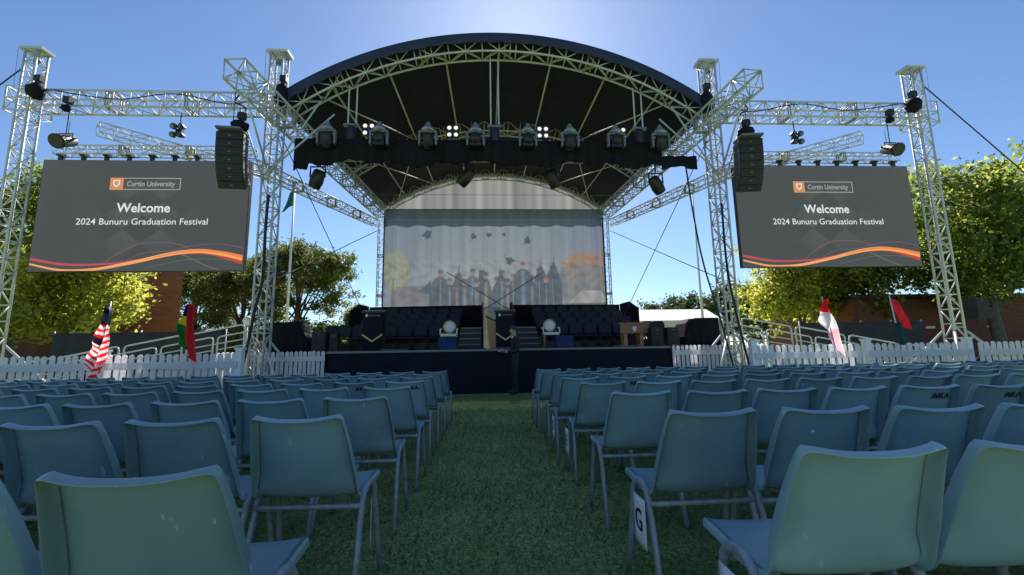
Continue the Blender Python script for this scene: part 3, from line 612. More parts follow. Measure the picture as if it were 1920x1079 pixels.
for i, (x, z) in enumerate(((-4.06, 7.0), (-0.15, 7.0), (3.95, 7.0))):
    q = thing('chain_hoist', 'dark chain hoist holding the lighting truss, ' + ('pine tree side', 'at its centre', 'marquee side')[i], 'hoist', (x, 11.35, z), 'chain hoists')
    MB().lathe([(0.09, -0.2), (0.13, -0.17), (0.13, 0.2), (0.1, 0.24)], (0, 0, 0), 12).build('body', 'dark_navy', q, True, world=False)
    MB().box((0, 0, 0.29), (0.4, 0.12, 0.06)).build('beam_clamp', 'grey_metal', q, world=False)
    ztop = arch_z(x, 5.65, 7.5, 9.41)[0] - z + 0.03
    for dx in (-0.1, 0.12): MB().tube((dx, 0.02, 0.3), (dx, 0.02, ztop), 0.022, 6).build('rod', 'alu', q, world=False)
for i, (x, z) in enumerate(((-5.05, 5.98), (4.5, 5.85), (-0.95, 6.05), (1.5, 6.03))):
    q = thing('hanging_light', 'black stage light hanging below the drape, ' + ('at its end on pine tree side', 'at its end on marquee side', 'pine tree side of centre', 'marquee side of centre', 'midway along pine tree side')[i], 'light', (x, 11.75, z), 'hanging stage lights')
    MB().tube((0, 0, 0.3), (0, 0, 0.6), 0.02, 6).build('clamp', 'black_plastic', q, world=False)
    MB().path([(-0.2, 0, -0.02), (-0.2, 0, 0.28), (0.2, 0, 0.28), (0.2, 0, -0.02)], 0.025, 6).build('yoke', 'black_plastic', q, world=False)
    MB().lathe([(0.1, 0.24), (0.16, 0.18), (0.18, -0.1), (0.15, -0.28), (0.12, -0.3)], (0, 0, -0.05), 14, Matrix.Rotation(R((25, -35, 40, -20, 30)[i]), 3, 'Y') @ Matrix.Rotation(R(15), 3, 'X')).build('head', 'black_plastic', q, True, world=False)
box_truss('rear_lighting_truss', 'second lighting truss hanging deeper under the canopy', (-1.4, 15.0, 8.35), (2.6, 15.0, 8.35), 0.34, 0.34, 0.42, rc=0.022, rb=0.01)

# ------------------------------------------------------------------ printed backdrop
def print_grid():
    """flat printed picture of graduates throwing caps, painted into a colour attribute of the banner mesh"""
    X0, X1, Z0, Z1 = -4.95, 4.95, 1.22, 7.55; nx, nz = 460, 240
    xs_ = np.linspace(X0, X1, nx + 1); zs_ = np.linspace(Z0, Z1, nz + 1); XX, ZZ = np.meshgrid(xs_, zs_); C = np.zeros((nz + 1, nx + 1, 3))
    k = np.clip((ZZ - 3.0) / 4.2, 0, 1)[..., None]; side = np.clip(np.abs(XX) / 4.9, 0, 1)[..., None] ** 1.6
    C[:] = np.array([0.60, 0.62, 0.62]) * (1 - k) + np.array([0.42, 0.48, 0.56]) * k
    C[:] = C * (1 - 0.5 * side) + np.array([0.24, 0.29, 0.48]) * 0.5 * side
    def poly(P, col, a=0.9):
        col = np.array(col) * 0.42; P = np.array(P); ins = np.zeros(XX.shape, bool); j = len(P) - 1
        for i in range(len(P)):
            xi, zi = P[i]; xj, zj = P[j]
            with np.errstate(divide='ignore', invalid='ignore'):
                cr = ((zi > ZZ) != (zj > ZZ)) & (XX < (xj - xi) * (ZZ - zi) / (zj - zi + 1e-12) + xi)
            ins ^= cr; j = i
        C[ins] = C[ins] * (1 - a) + np.array(col) * a
    def ell(cx, cz, rx, rz, col, a=0.9):
        col = np.array(col) * 0.55
        ins = ((XX - cx) / rx) ** 2 + ((ZZ - cz) / rz) ** 2 < 1; C[ins] = C[ins] * (1 - a) + np.array(col) * a
    r = np.random.default_rng(4); C *= 0.34
    # buildings, tree masses and tent of the printed scene
    poly([(-4.6, 1.2), (-4.6, 4.02), (-2.9, 4.08), (-2.5, 1.2)], (0.26, 0.22, 0.23), 0.75)
    for i in range(260):
        a = r.random() * 6.28; q = r.random() ** 0.5; ell(-4.45 + 0.62 * q * math.cos(a), 4.75 + 0.85 * q * math.sin(a), 0.05 + .05 * r.random(), 0.08, (0.36, 0.35, 0.2) if r.random() < .6 else (0.3, 0.27, 0.18), 0.45)
    poly([(-4.66, 1.2), (-4.56, 4.4), (-4.48, 4.4), (-4.46, 1.2)], (0.22, 0.18, 0.15), 0.6)
    poly([(2.5, 1.2), (2.6, 4.4), (3.0, 4.75), (3.4, 5.2), (3.7, 5.1), (4.0, 5.45), (4.3, 5.3), (4.6, 5.42), (4.85, 5.1), (4.95, 1.2)], (0.26, 0.22, 0.2), 0.6)
    for i in range(300):
        x = 3.0 + 1.9 * r.random(); z = 5.55 - 0.1 * abs(x - 4) - abs(r.normal()) * 0.35 - (0 if r.random() < .6 else r.random() * 0.9); z -= max(0, 3.5 - x) * 0.8; ell(x, z, 0.06 + .06 * r.random(), 0.05 + .04 * r.random(), (0.40, 0.22, 0.13) if z > 5.0 or r.random() < .3 else (0.24, 0.2, 0.17), 0.32)
    poly([(3.2, 3.2), (3.86, 3.8), (4.7, 3.8), (4.95, 3.45), (4.95, 3.2)], (0.52, 0.5, 0.48), 0.85); poly([(2.9, 1.2), (3.1, 3.25), (4.95, 3.25), (4.95, 1.2)], (0.18, 0.17, 0.15), 0.7)
    gown = (0.12, 0.135, 0.16); face = (0.34, 0.24, 0.2)
    people = [(-2.45, 4.60, 1.15, (0.14, 0.17, 0.19), 'l'), (-1.72, 4.42, 0.8, (0.36, 0.13, 0.15), 'r'), (-1.04, 4.66, 0.85, (0.16, 0.24, 0.42), ''), (-0.62, 4.6, 0.55, gown, 'u'), (-0.45, 4.5, 0.6, (0.34, 0.29, 0.2), ''), (0.05, 4.3, 0.6, (0.25, 0.24, 0.22), ''), (0.28, 4.6, 0.8, (0.2, 0.24, 0.36), 'u'), (0.78, 4.42, 0.7, gown, ''), (1.22, 4.95, 1.05, (0.22, 0.27, 0.4), ''), (1.95, 4.68, 0.95, gown, 'r'), (2.55, 4.78, 1.0, (0.16, 0.15, 0.16), 'r'), (-2.05, 4.25, 0.5, (0.2, 0.2, 0.24), ''), (-1.4, 4.2, 0.5, (0.3, 0.3, 0.33), ''), (0.52, 4.2, 0.5, (0.3, 0.22, 0.2), ''), (1.62, 4.35, 0.55, (0.2, 0.22, 0.3), 'u'), (-0.85, 4.15, 0.45, (0.28, 0.26, 0.24), ''), (2.25, 4.3, 0.5, gown, '')]
    for q in people[:]: poly([(q[0] - .42, 1.2), (q[0] - .4, q[1] - .75), (q[0], q[1] - .5), (q[0] + .4, q[1] - .75), (q[0] + .42, 1.2)], (0.17, 0.18, 0.2), 0.5)
    for cx, cz, wd, trim, arm in people:
        wd *= 0.9
        poly([(cx - wd * 0.48, 1.2), (cx - wd * 0.46, cz - 0.55), (cx - wd * 0.3, cz - 0.28), (cx - 0.06, cz - 0.12), (cx + 0.06, cz - 0.12), (cx + wd * 0.3, cz - 0.28), (cx + wd * 0.46, cz - 0.55), (cx + wd * 0.48, 1.2)], gown, 0.82)
        poly([(cx - 0.09, 1.2), (cx - 0.1, cz - 0.2), (cx, cz - 0.32), (cx + 0.1, cz - 0.2), (cx + 0.09, 1.2)], trim, 0.7)
        poly([(cx - 0.02, 1.2), (cx - 0.03, cz - 0.25), (cx + 0.03, cz - 0.25), (cx + 0.02, 1.2)], (0.42, 0.42, 0.44), 0.5)
        ell(cx, cz, 0.12, 0.16, face, 0.85); ell(cx, cz + 0.09, 0.125, 0.09, (0.13, 0.11, 0.1), 0.7)
        if arm == 'l': poly([(cx - wd * 0.4, cz - 0.3), (cx - wd * 0.7, cz - 0.62), (cx - 0.95, cz - 0.72), (cx - 0.95, cz - 0.8), (cx - wd * .45, cz - 0.95)], gown, 0.8)
        if arm == 'r': poly([(cx - wd * .3, cz - .4), (cx + 0.02, cz + 0.28), (cx + 0.12, cz + 0.3), (cx + 0.3, cz - 0.2), (cx + wd * .4, cz - 0.5)], gown, 0.82); poly([(cx + 0.0, cz + 0.25), (cx + 0.07, cz + 0.66), (cx + 0.14, cz + 0.66), (cx + 0.12, cz + 0.25)], face, 0.7)
        if arm == 'u': poly([(cx - 0.16, cz - 0.3), (cx - 0.14, cz + 0.15), (cx + 0.0, cz + 0.15), (cx + 0.1, cz - 0.35)], gown, 0.8); poly([(cx - 0.12, cz + 0.12), (cx - 0.1, cz + 0.42), (cx - 0.04, cz + 0.42), (cx - 0.03, cz + 0.12)], face, 0.7)
    for cx, cz, s, a in ((-3.05, 6.42, 0.3, 20), (-1.0, 6.32, 0.2, 70), (-0.28, 6.38, 0.17, -30), (0.39, 6.42, 0.13, 10), (1.43, 6.12, 0.24, 60), (0.66, 5.2, 0.26, -25)):
        c_, s_ = math.cos(R(a)), math.sin(R(a)); col = (0.10, 0.11, 0.13)
        poly([(cx + c_ * x - s_ * z, cz + s_ * x + c_ * z) for x, z in ((-s, 0), (0, s * 0.55), (s, 0.05), (0, -s * 0.5))], col, 0.85)
        poly([(cx + c_ * x - s_ * z, cz + s_ * x + c_ * z) for x, z in ((-s * .5, -s * .1), (s * .5, -s * .1), (s * .4, -s * .75), (-s * .4, -s * .75))], col, 0.75)
        poly([(cx + c_ * x - s_ * z, cz + s_ * x + c_ * z) for x, z in ((-s, 0), (-s * 1.5, s * .55), (-s * 1.42, s * .6), (-s * .9, s * .08))], col, 0.6)
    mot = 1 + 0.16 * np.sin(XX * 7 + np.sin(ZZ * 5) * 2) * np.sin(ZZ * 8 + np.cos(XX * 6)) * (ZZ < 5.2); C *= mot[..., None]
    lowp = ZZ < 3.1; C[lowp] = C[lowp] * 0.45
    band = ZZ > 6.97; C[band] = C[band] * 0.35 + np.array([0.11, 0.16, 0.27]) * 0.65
    seam = np.abs(ZZ - 6.97) < 0.02; C[seam] *= 0.6
    Y = 19.2 + 0.025 * np.sin(XX * 5.1) + 0.015 * np.sin(XX * 13.7 + 1) ; cr = np.repeat(1 + 0.10 * np.sin(xs_ * 9.2) * np.sin(xs_ * 3.3) + 0.05 * r.standard_normal(nx + 1), 1); C *= cr[None, :, None]  # vertical streaks: light varying over the folds, painted into the print colour
    V = np.stack([XX, Y, ZZ], -1).reshape(-1, 3); idx = np.arange((nx + 1) * (nz + 1)).reshape(nz + 1, nx + 1)
    F = np.stack([idx[:-1, :-1], idx[:-1, 1:], idx[1:, 1:], idx[1:, :-1]], -1).reshape(-1, 4); return V, F, np.clip(C.reshape(-1, 3), 0.01, 0.9)
def scrim_material():
    mt = bpy.data.materials.new('scrim'); mt.use_nodes = True; n = mt.node_tree.nodes; L = mt.node_tree.links; n.clear()
    out = n.new('ShaderNodeOutputMaterial'); at = n.new('ShaderNodeAttribute'); at.attribute_name = 'print'
    t = n.new('ShaderNodeBsdfTranslucent'); d = n.new('ShaderNodeBsdfDiffuse'); tr = n.new('ShaderNodeBsdfTransparent')
    a = n.new('ShaderNodeMixShader'); a.inputs[0].default_value = 0.45; b = n.new('ShaderNodeMixShader'); b.inputs[0].default_value = 0.04
    L.new(at.outputs['Color'], t.inputs[0]); L.new(at.outputs['Color'], d.inputs[0]); L.new(d.outputs[0], a.inputs[1]); L.new(t.outputs[0], a.inputs[2]); L.new(a.outputs[0], b.inputs[1]); L.new(tr.outputs[0], b.inputs[2]); L.new(b.outputs[0], out.inputs[0]); M['scrim'] = mt
scrim_material()
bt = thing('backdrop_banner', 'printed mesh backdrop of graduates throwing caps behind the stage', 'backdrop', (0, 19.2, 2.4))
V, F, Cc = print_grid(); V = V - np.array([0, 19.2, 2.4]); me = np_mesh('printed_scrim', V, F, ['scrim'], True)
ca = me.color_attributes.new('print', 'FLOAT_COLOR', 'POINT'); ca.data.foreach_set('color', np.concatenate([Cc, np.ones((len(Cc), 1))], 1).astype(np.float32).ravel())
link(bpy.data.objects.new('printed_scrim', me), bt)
nx = 160; xs_ = np.linspace(-4.95, 4.95, nx + 1); zt = np.array([arch_z(x, 5.05, 7.55, 9.25)[0] + 0.38 for x in xs_]); zt = np.maximum(zt, 7.6); nz = 10
V = np.stack([np.repeat(xs_[None], nz + 1, 0), 19.9 + 0 * np.repeat(xs_[None], nz + 1, 0) + 0.04 * np.sin(xs_ * 6.0)[None], 7.35 + (zt - 7.35)[None] * np.linspace(0, 1, nz + 1)[:, None]], -1).reshape(-1, 3) - np.array([0, 19.2, 2.4])
idx = np.arange((nx + 1) * (nz + 1)).reshape(nz + 1, nx + 1); F = np.stack([idx[:-1, :-1], idx[:-1, 1:], idx[1:, 1:], idx[1:, :-1]], -1).reshape(-1, 4)
me = np_mesh('gable_scrim', V, F, ['scrim'], True); ca = me.color_attributes.new('print', 'FLOAT_COLOR', 'POINT')
st = 0.19 + 0.04 * np.sin(xs_ * 3.1 + 0.8) * np.sin(xs_ * 1.3) + 0.045 * np.sin(xs_ * 11) * np.sin(xs_ * 2.2); cc = np.repeat(st[None], nz + 1, 0).reshape(-1, 1) * np.array([[1.05, 1.0, 0.97]])  # streaked grey: lighter and darker folds of the backlit cloth put into its colour
ca.data.foreach_set('color', np.concatenate([cc, np.ones((len(cc), 1))], 1).astype(np.float32).ravel()); link(bpy.data.objects.new('gable_scrim', me), bt)
MB().tube((-4.95, 19.16, 7.55), (4.95, 19.16, 7.55), 0.025, 6).build('top_bar', 'grey_metal', bt); 
for s in (-1, 1):
    MB().tube((s * 4.96, 19.17, 2.4), (s * 4.96, 19.17, 7.5), 0.03, 6).build('side_hem', 'dark_navy', bt)
    o = MB().tube((0, 0, 0), (-s * 3.4, 0, -2.1), 0.016, 6).build('guy_strap', 'strap', None); o.location = (s * 2.15, 18.95, 4.62); tag(o, 'dark crossing strap in front of the backdrop starting on the ' + SIDE[s], 'strap', 'bracing straps')

# ------------------------------------------------------------------ stage deck and risers
SZ = 1.18
st = thing('stage_platform', 'black skirted stage platform in front of the aisle', 'stage', (0, 11.88, 0))
b = MB(); b.prism_x([(11.9, 0.0), (11.9, SZ - 0.07), (12.4, SZ - 0.07), (12.4, 0)], -4.6, 4.6); b.build('front_skirt', 'fascia', st)
for s in (-1, 1):
    b = MB(); b.box((s * 5.85, 15.9, 0.55), (2.5, 6.9, 1.1)); b.build('wing_skirt', 'fascia', st)
b = MB(); b.box((0, 16.0, SZ - 0.035), (9.24, 8.26, 0.07)); b.build('deck', 'black_plastic', st)
for s in (-1, 1): MB().box((s * 5.88, 16.0, SZ - 0.036), (2.5, 7.2, 0.068)).build('wing_deck', 'black_plastic', st)
MB().box((0, 11.868, SZ - 0.03), (9.26, 0.02, 0.05)).build('edge_trim', 'grey_metal', st)
rr = random.Random(3)
for i in range(9):
    x = -4.3 + i * 1.05 + rr.uniform(-.2, .2); ln = rr.uniform(0.5, 1.0)
    P = [(x + ln * k / 6, 12.0 + 0.12 * math.sin(k * 1.9 + i), SZ + 0.014 + (0.012 if k % 2 else 0)) for k in range(7)]
    tag(MB().path([Vector(p) - Vector(P[0]) for p in P], 0.013, 5).build('cable', ['strap', 'grey_metal', 'strap'][i % 3], None, True), 'loose cable lying on the stage edge, %s from its pine tree side end' % ORD[i], 'cable', 'cables along the stage edge').location = P[0]

ROWY = [14.9, 15.75, 16.6, 17.45]; RISE = 0.28
for s in (-1, 1):
    t = thing('seating_riser', 'black stepped seating riser on stage, ' + SIDE[s], 'riser', (s * 3.3, 15, SZ), 'seating risers')
    for k in range(1, 4):
        MB().box((s * 3.35, ROWY[k] + 0.2 + (18.3 - ROWY[k]) / 2 - 0.42, SZ + k * RISE - RISE / 2), (4.1 + 0.002 * k, 18.3 - ROWY[k] + 0.45, RISE)).build('tier', 'black_plastic', t)
    b = MB(); b.prism([(s * 0.58, SZ), (s * 5.3, SZ), (s * 5.3, 3.06), (s * 0.58, 3.1)], 18.44, 18.5); b.build('back_panel', 'black_fabric', t)
    b = MB(); b.prism_x([(15.6, SZ), (18.4, SZ), (18.4, 3.12), (17.3, 3.1), (15.6, 2.5)], s * 0.56, s * 0.6); b.build('side_panel', 'black_fabric', t)
    b = MB(); b.add([(s * 5.32, 18.45, SZ), (s * 5.95, 17.9, SZ), (s * 5.95, 17.9, 2.85), (s * 5.65, 18.15, 3.16), (s * 5.32, 18.45, 3.08)], [(0, 1, 2, 3, 4)])
    o = bpy.data.objects.new('end_panel', thicken(b.mesh('end_panel', 'black_fabric', (s * 3.3, 15, SZ)), 0.03, 'end_panel')); link(o, t)
    for k in range(1, 5):
        MB().box((s * 0.98, 14.2 + 0.38 * k, SZ + 0.2 * k - 0.1), (0.74, 0.38, 0.2 + 0.001 * k)).build('stair', 'black_plastic', t)
        MB().box((s * 0.98, 14.2 + 0.38 * k - 0.196, SZ + 0.2 * k - 0.02), (0.7, 0.012, 0.036)).build('stair_nosing', 'grey_mark', t)

def stage_chair():
    P = {}
    a = MB(); a.grid(6, 6, lambda u, v: ((u - .5) * .46, -.22 + v * .44, 0.45 + 0.025 * (1 - (2 * u - 1) ** 4) * (1 - (2 * v - 1) ** 4))); a.box((0, 0, 0.43), (0.46, 0.44, 0.045)); P['seat'] = a.mesh('seat', 'chair_seat', smooth=False)
    def bf(u, v):
        x = (u - .5) * (.44 - .05 * v ** 3); z = 0.5 + v * 0.42 - 0.04 * (2 * u - 1) ** 4 * (1 if v > .9 else 0); return (x, 0.2 + 0.10 * v - 0.03 * (2 * u - 1) ** 2, z)
    a = MB(); a.grid(8, 6, bf); P['backrest'] = thicken(a.mesh('b', 'chair_back', smooth=True), 0.04, 'backrest')
    for s in (-1, 1):
        a = MB(); a.path([(s * .22, -.24, 0), (s * .22, -.2, .42), (s * .22, .2, .44), (s * .22, .27, .85)], 0.012, 6); a.tube((s * .22, .16, .42), (s * .22, .26, 0), .012, 6); P['frame%d' % s] = a.mesh('leg_frame', 'chair_frame', smooth=True)
    return P
SCP = stage_chair()
def put_stage_chair(x, y, z, rz, label):
    t = thing('conference_chair', label, 'chair', (x, y, z), 'black chairs on the stage risers', rotz=rz)
    for k, nm in (('seat', 'seat'), ('backrest', 'backrest'), ('frame-1', 'leg_frame'), ('frame1', 'leg_frame')): link(bpy.data.objects.new(nm, SCP[k]), t)
TIER = ['front row on the stage floor', 'first tier', 'second tier', 'top tier']
for s in (-1, 1):
    for k in range(4):
        n = 7 if k else 8
        for i in range(n):
            x = s * (1.62 + 0.515 * i + (0.0 if k else 0.55)); 
            if k == 0 and i >= 7: continue
            put_stage_chair(x, ROWY[k] + 0.1, SZ + (k * RISE if k else 0.002), R(-s * 5) + random.uniform(-.04, .04), 'black padded chair, %s from stairs, %s, %s' % (ORD[i], TIER[k], SIDE[s]))
    # two more beside the tiers
    put_stage_chair(s * 5.6, 15.0, SZ + 0.002, R(-s * 14), 'black padded chair on stage beyond the front row end, ' + SIDE[s])

def lectern(x, y, label):
    t = thing('lectern', label, 'lectern', (x, y, SZ), 'black banner lecterns')
    MB().box((0, 0.2, 0.56), (0.56, 0.4, 1.12)).build('body', 'black_fabric', t, world=False)
    MB().box((0, 0.18, 1.15), (0.64, 0.5, 0.04), Matrix.Rotation(R(12), 3, 'X')).build('top', 'black_plastic', t, world=False)
    bn = MB().box((0, -0.012, 0.72), (0.57, 0.012, 0.84)).build('banner', 'fascia', t, world=False)
    c = MB(); c.prism([(-.285, .5), (-.285, .45), (0, .25), (.285, .45), (.285, .5), (0, .3)], -0.026, -0.02); c.build('chevron', 'gold', bn, world=False)
    MB().box((-0.17, -0.022, 1.02), (0.07, 0.006, 0.075)).build('logo_square', 'white_mark', bn, world=False)
    flat_text('Curtin University', 0.06, bn, 0.06, 1.02, -0.024, 'grey_mark', 0.002, fit=0.32)
lectern(-3.7, 12.8, 'black lectern with gold chevron banner in front of the chairs, pine tree side')
lectern(0.14, 13.1, 'black lectern with gold chevron banner beside the timber lectern')
t = thing('timber_lectern', 'pale timber wedge-shaped lectern at the centre of the stage', 'lectern', (-0.28, 13.15, SZ))
b = MB(); b.prism([(-0.14, 0.95), (0.13, 0.82), (0.13, 0.0), (-0.04, 0.0)], 0.0, 0.45); b.build('body', 'light_wood', t, world=False)
b = MB(); b.box((0.0, 0.22, 0.93), (0.36, 0.5, 0.025), Matrix.Rotation(R(26), 3, 'Y')); b.build('reading_board', 'wood', t, world=False)
b = MB(); b.lathe([(0.001, 0), (0.03, 0.01), (0.035, 0.03), (0.02, 0.055), (0.001, 0.06)], (0.08, 0.05, 0.9), 10); b.build('finial', 'white_mark', t, True, world=False)

def throne(x, y, label, s):
    t = thing('ceremonial_chair', label, 'chair', (x, y, SZ), 'white round-backed chairs')
    MB().lathe([(0.001, -0.03), (0.14, -0.03), (0.18, 0.0), (0.14, 0.03), (0.001, 0.03)], (0, 0.2, 0.72), 20, Matrix.Rotation(R(82), 3, 'X')).build('backrest', 'cream', t, True, world=False)
    MB().path([(0.19 * math.cos(a), 0.205, 0.72 + 0.19 * math.sin(a)) for a in np.linspace(0, 2 * math.pi, 24)[:-1]], 0.016, 6, closed=True).build('back_rim', 'gold', t, True, world=False)
    MB().box((0, 0, 0.45), (0.46, 0.44, 0.08)).build('seat', 'cream', t, world=False)
    for q in (-1, 1):
        MB().path([(q * .25, .2, .64), (q * .25, 0, .64), (q * .25, -.17, .62), (q * .25, -.18, .45)], 0.022, 6).build('armrest', 'cream', t, True, world=False)
        MB().tube((q * .21, -.19, 0), (q * .21, -.19, .42), .018, 6, .028).build('leg', 'light_wood', t, True, world=False); MB().tube((q * .19, .22, 0), (q * .19, .18, .55), .018, 6, .024).build('leg', 'light_wood', t, True, world=False)
throne(-1.57, 13.5, 'white round-backed ceremonial chair with arms, pine tree side of the stairs', -1); throne(1.56, 13.5, 'white round-backed ceremonial chair with arms, marquee side of the stairs', 1)
for s, x in ((-1, -1.56), (1, 1.87)):
    t = thing('covered_stool', 'low dark blue cloth covered box before the white chair, ' + SIDE[s], 'stool', (x, 12.95, SZ), 'blue covered boxes')
    MB().box((0, 0, 0.17), (0.5, 0.3, 0.3)).build('body', 'blue_cloth', t, world=False); MB().box((0, 0, 0.34), (0.54, 0.34, 0.04)).build('top', 'blue_cloth', t, world=False); MB().box((0, 0, 0.012), (0.46, 0.27, 0.024)).build('plinth', 'black_plastic', t, world=False)
t = thing('ceremonial_table', 'carved wooden table with a pale crest on its front panel', 'table', (3.97, 13.0, SZ))
MB().box((0, 0, 0.69), (0.92, 0.5, 0.05)).build('top', 'wood', t, world=False); p = MB().box((0, -0.2, 0.53), (0.86, 0.03, 0.26)).build('front_panel', 'wood', t, world=False)
for q in (-0.26, 0.22):
    MB().box((q, -0.1, 0.2), (0.11, 0.11, 0.4)).build('leg', 'light_wood', t, world=False); MB().box((q, 0.15, 0.2), (0.11, 0.11, 0.4)).build('leg', 'light_wood', t, world=False)
c = MB(); c.prism([(-.055, .6), (-.055, .5), (0, .44), (.055, .5), (.055, .6)], -0.222, -0.217); c.build('crest', 'white_mark', p, world=False)
def speaker_box(x, y, z, wd, h, d, label, rz=0, group='black speaker boxes on the stage'):
    t = thing('speaker_cabinet', label, 'speaker', (x, y, z), group, rotz=rz)
    MB().box((0, 0, h / 2), (wd, d, h)).build('cabinet', 'black_plastic', t, world=False); MB().box((0, -d / 2 - 0.006, h / 2), (wd - 0.05, 0.012, h - 0.05)).build('grille', 'grille', t, world=False)
    MB().box((0, -d / 2 - 0.015, h - 0.07), (0.05, 0.004, 0.02)).build('badge', 'grey_mark', t, world=False); return t
speaker_box(-5.1, 12.7, SZ, 0.37, 0.56, 0.35, 'small black speaker box on stage corner next to draped box, pine tree side')
speaker_box(-4.72, 12.75, SZ, 0.2, 0.5, 0.3, 'narrow black speaker box on the stage corner, pine tree side')
speaker_box(4.55, 12.7, SZ, 0.34, 0.55, 0.35, 'black speaker box next to the wooden table'); speaker_box(5.05, 12.75, SZ, 0.34, 0.55, 0.35, 'black speaker box beside the draped box, marquee side')
for s, P in ((-1, [(-6.6, SZ), (-6.62, 2.02), (-5.75, 2.05), (-5.6, 1.75), (-5.44, 1.5), (-5.44, SZ)]), (1, [(6.45, SZ), (6.5, 1.99), (5.62, 1.98), (5.5, 1.85), (5.42, 1.45), (5.5, SZ)])):
    t = thing('draped_crate', 'large crate under a black cloth on the stage wing, ' + SIDE[s], 'crate', (s * 6.0, 12.8, SZ), 'black draped crates')
    n = 40; Pv = [Vector((x, 0, z)) for x, z in P]; b = MB(); b.prism(P, 12.7, 13.4); b.build('cloth', 'black_fabric', t)
    f = MB()
    def ff(u, v, P=P, s=s):
        xx = min(p[0] for p in P) + (max(p[0] for p in P) - min(p[0] for p in P)) * u; zt = 2.0 - (0.5 * max(0, (abs(xx) < 5.75)) * min(1, (5.75 - abs(xx)) / .31)); return (xx, 12.67 + 0.02 * math.sin(xx * 26) * v + 0.01 * math.sin(xx * 61), zt - (zt - SZ - 0.01) * v)
    f.grid(40, 5, ff); o = bpy.data.objects.new('front_fold', thicken(f.mesh('front_fold', 'black_fabric', (s * 6.0, 12.8, SZ), True), 0.008, 'front_fold')); link(o, t)

# ------------------------------------------------------------------ ramps, rails, fences
for s in (-1, 1):
    t = thing('access_ramp', 'grey access ramp sloping down from the stage wing, ' + SIDE[s], 'ramp', (s * 7.15, 13.2, 0), 'access ramps')
    def rz(x): return max(0.06, 1.1 - 0.17 * (abs(x) - 7.15))
    b = MB(); b.prism([(s * 7.15, 0.0), (s * 7.15, 1.1), (s * 13.2, rz(13.2)), (s * 13.2, 0)], 12.45, 13.9); b.build('ramp_deck', 'concrete', t)
    for yl, y in (('front', 12.5), ('rear', 13.85)):
        x = 7.1; i = 0
        while x < 12.9:
            x2 = x + 1.5; r_ = thing('handrail_panel', 'white tubular handrail panel, %s from the stage, %s side of ramp, %s' % (ORD[i], yl, SIDE[s]), 'handrail', (s * x, y, rz(x)), 'ramp handrails'); h = 0.86
            za, zb = rz(x) + h, rz(x2) + h; c = 0.1
            MB().path([(s * x, y, rz(x)), (s * x, y, za - c), (s * (x + 0.03), y, za - 0.03), (s * (x + c), y, za - 0.01), (s * (x2 - c), y, zb), (s * (x2 - 0.03), y, zb - 0.025), (s * x2, y, zb - c), (s * x2, y, rz(x2))], 0.022, 7).build('rail_hoop', 'rail_paint', r_, True)
            MB().tube((s * x, y, za - 0.4), (s * x2, y, zb - 0.4), 0.018, 6).build('mid_rail', 'rail_paint', r_, True)
            x = x2 + 0.13; i += 1
def fence(A, B, h, label, spacing=0.12, posts=(0, 1), pw=0.086):
    A, B = Vector(A), Vector(B); d = B - A; Ln = d.length; rz_ = math.atan2(d.y, d.x)
    t = thing('picket_fence', label, 'fence', A, 'white picket fences', rotz=rz_)
    for z in (0.28, h - 0.2): MB().box((Ln / 2, -0.04, z), (Ln, 0.035, 0.12)).build('rail', 'pvc', t, world=False)
    b = MB(); w2 = pw / 2; poly = [(-w2, 0.03), (w2, 0.03), (w2, h - 0.035), (w2 * .7, h - 0.012), (0, h), (-w2 * .7, h - 0.012), (-w2, h - 0.035)]; b.prism(poly, -0.02, -0.002); me = b.mesh('picket', 'pvc')
    n = int(Ln / spacing)
    for i in range(n):
        o = bpy.data.objects.new('picket', me); link(o, t); o.location = ((i + 0.5) * Ln / n, 0, random.uniform(-.008, .008)); o.rotation_euler = (0, random.uniform(-.008, .008), 0)
    for p in posts:
        q = MB(); q.box((p * Ln + (0.06 if p == 0 else -0.06) * 0, 0.03, (h + 0.06) / 2), (0.11, 0.11, h + 0.06)); q.box((p * Ln, 0.03, h + 0.075), (0.14, 0.14, 0.035)); q.build('post', 'white_paint', t, world=False)
fence((-7.4, 11.82, 0), (-4.64, 11.82, 0), 1.2, 'white picket fence panel joining the stage corner, pine tree side', 0.112, ())
fence((4.64, 11.82, 0), (7.4, 11.82, 0), 1.19, 'white picket fence panel joining the stage corner, marquee side', 0.116, ())
fence((-7.0, 8.05, 0), (-4.78, 8.05, 0), 1.14, 'white picket fence panel behind the chairs, with the four-coloured flag', 0.123, (1,))
fence((-10.6, 8.05, 0), (-7.06, 8.05, 0), 1.14, 'white picket fence panel behind the chairs beside the striped flag', 0.125, (0, 1))
fence((4.62, 8.05, 0), (6.72, 8.05, 0), 1.12, 'white picket fence panel with the red and white flag', 0.128, (0,))
fence((6.88, 8.05, 0), (8.95, 8.05, 0), 1.12, 'white picket fence panel with the plain red flag', 0.128, (0, 1))
fence((9.1, 8.05, 0), (11.9, 8.05, 0), 1.12, 'white picket fence panel between red flag panel and outer tower speaker', 0.128, (1,))
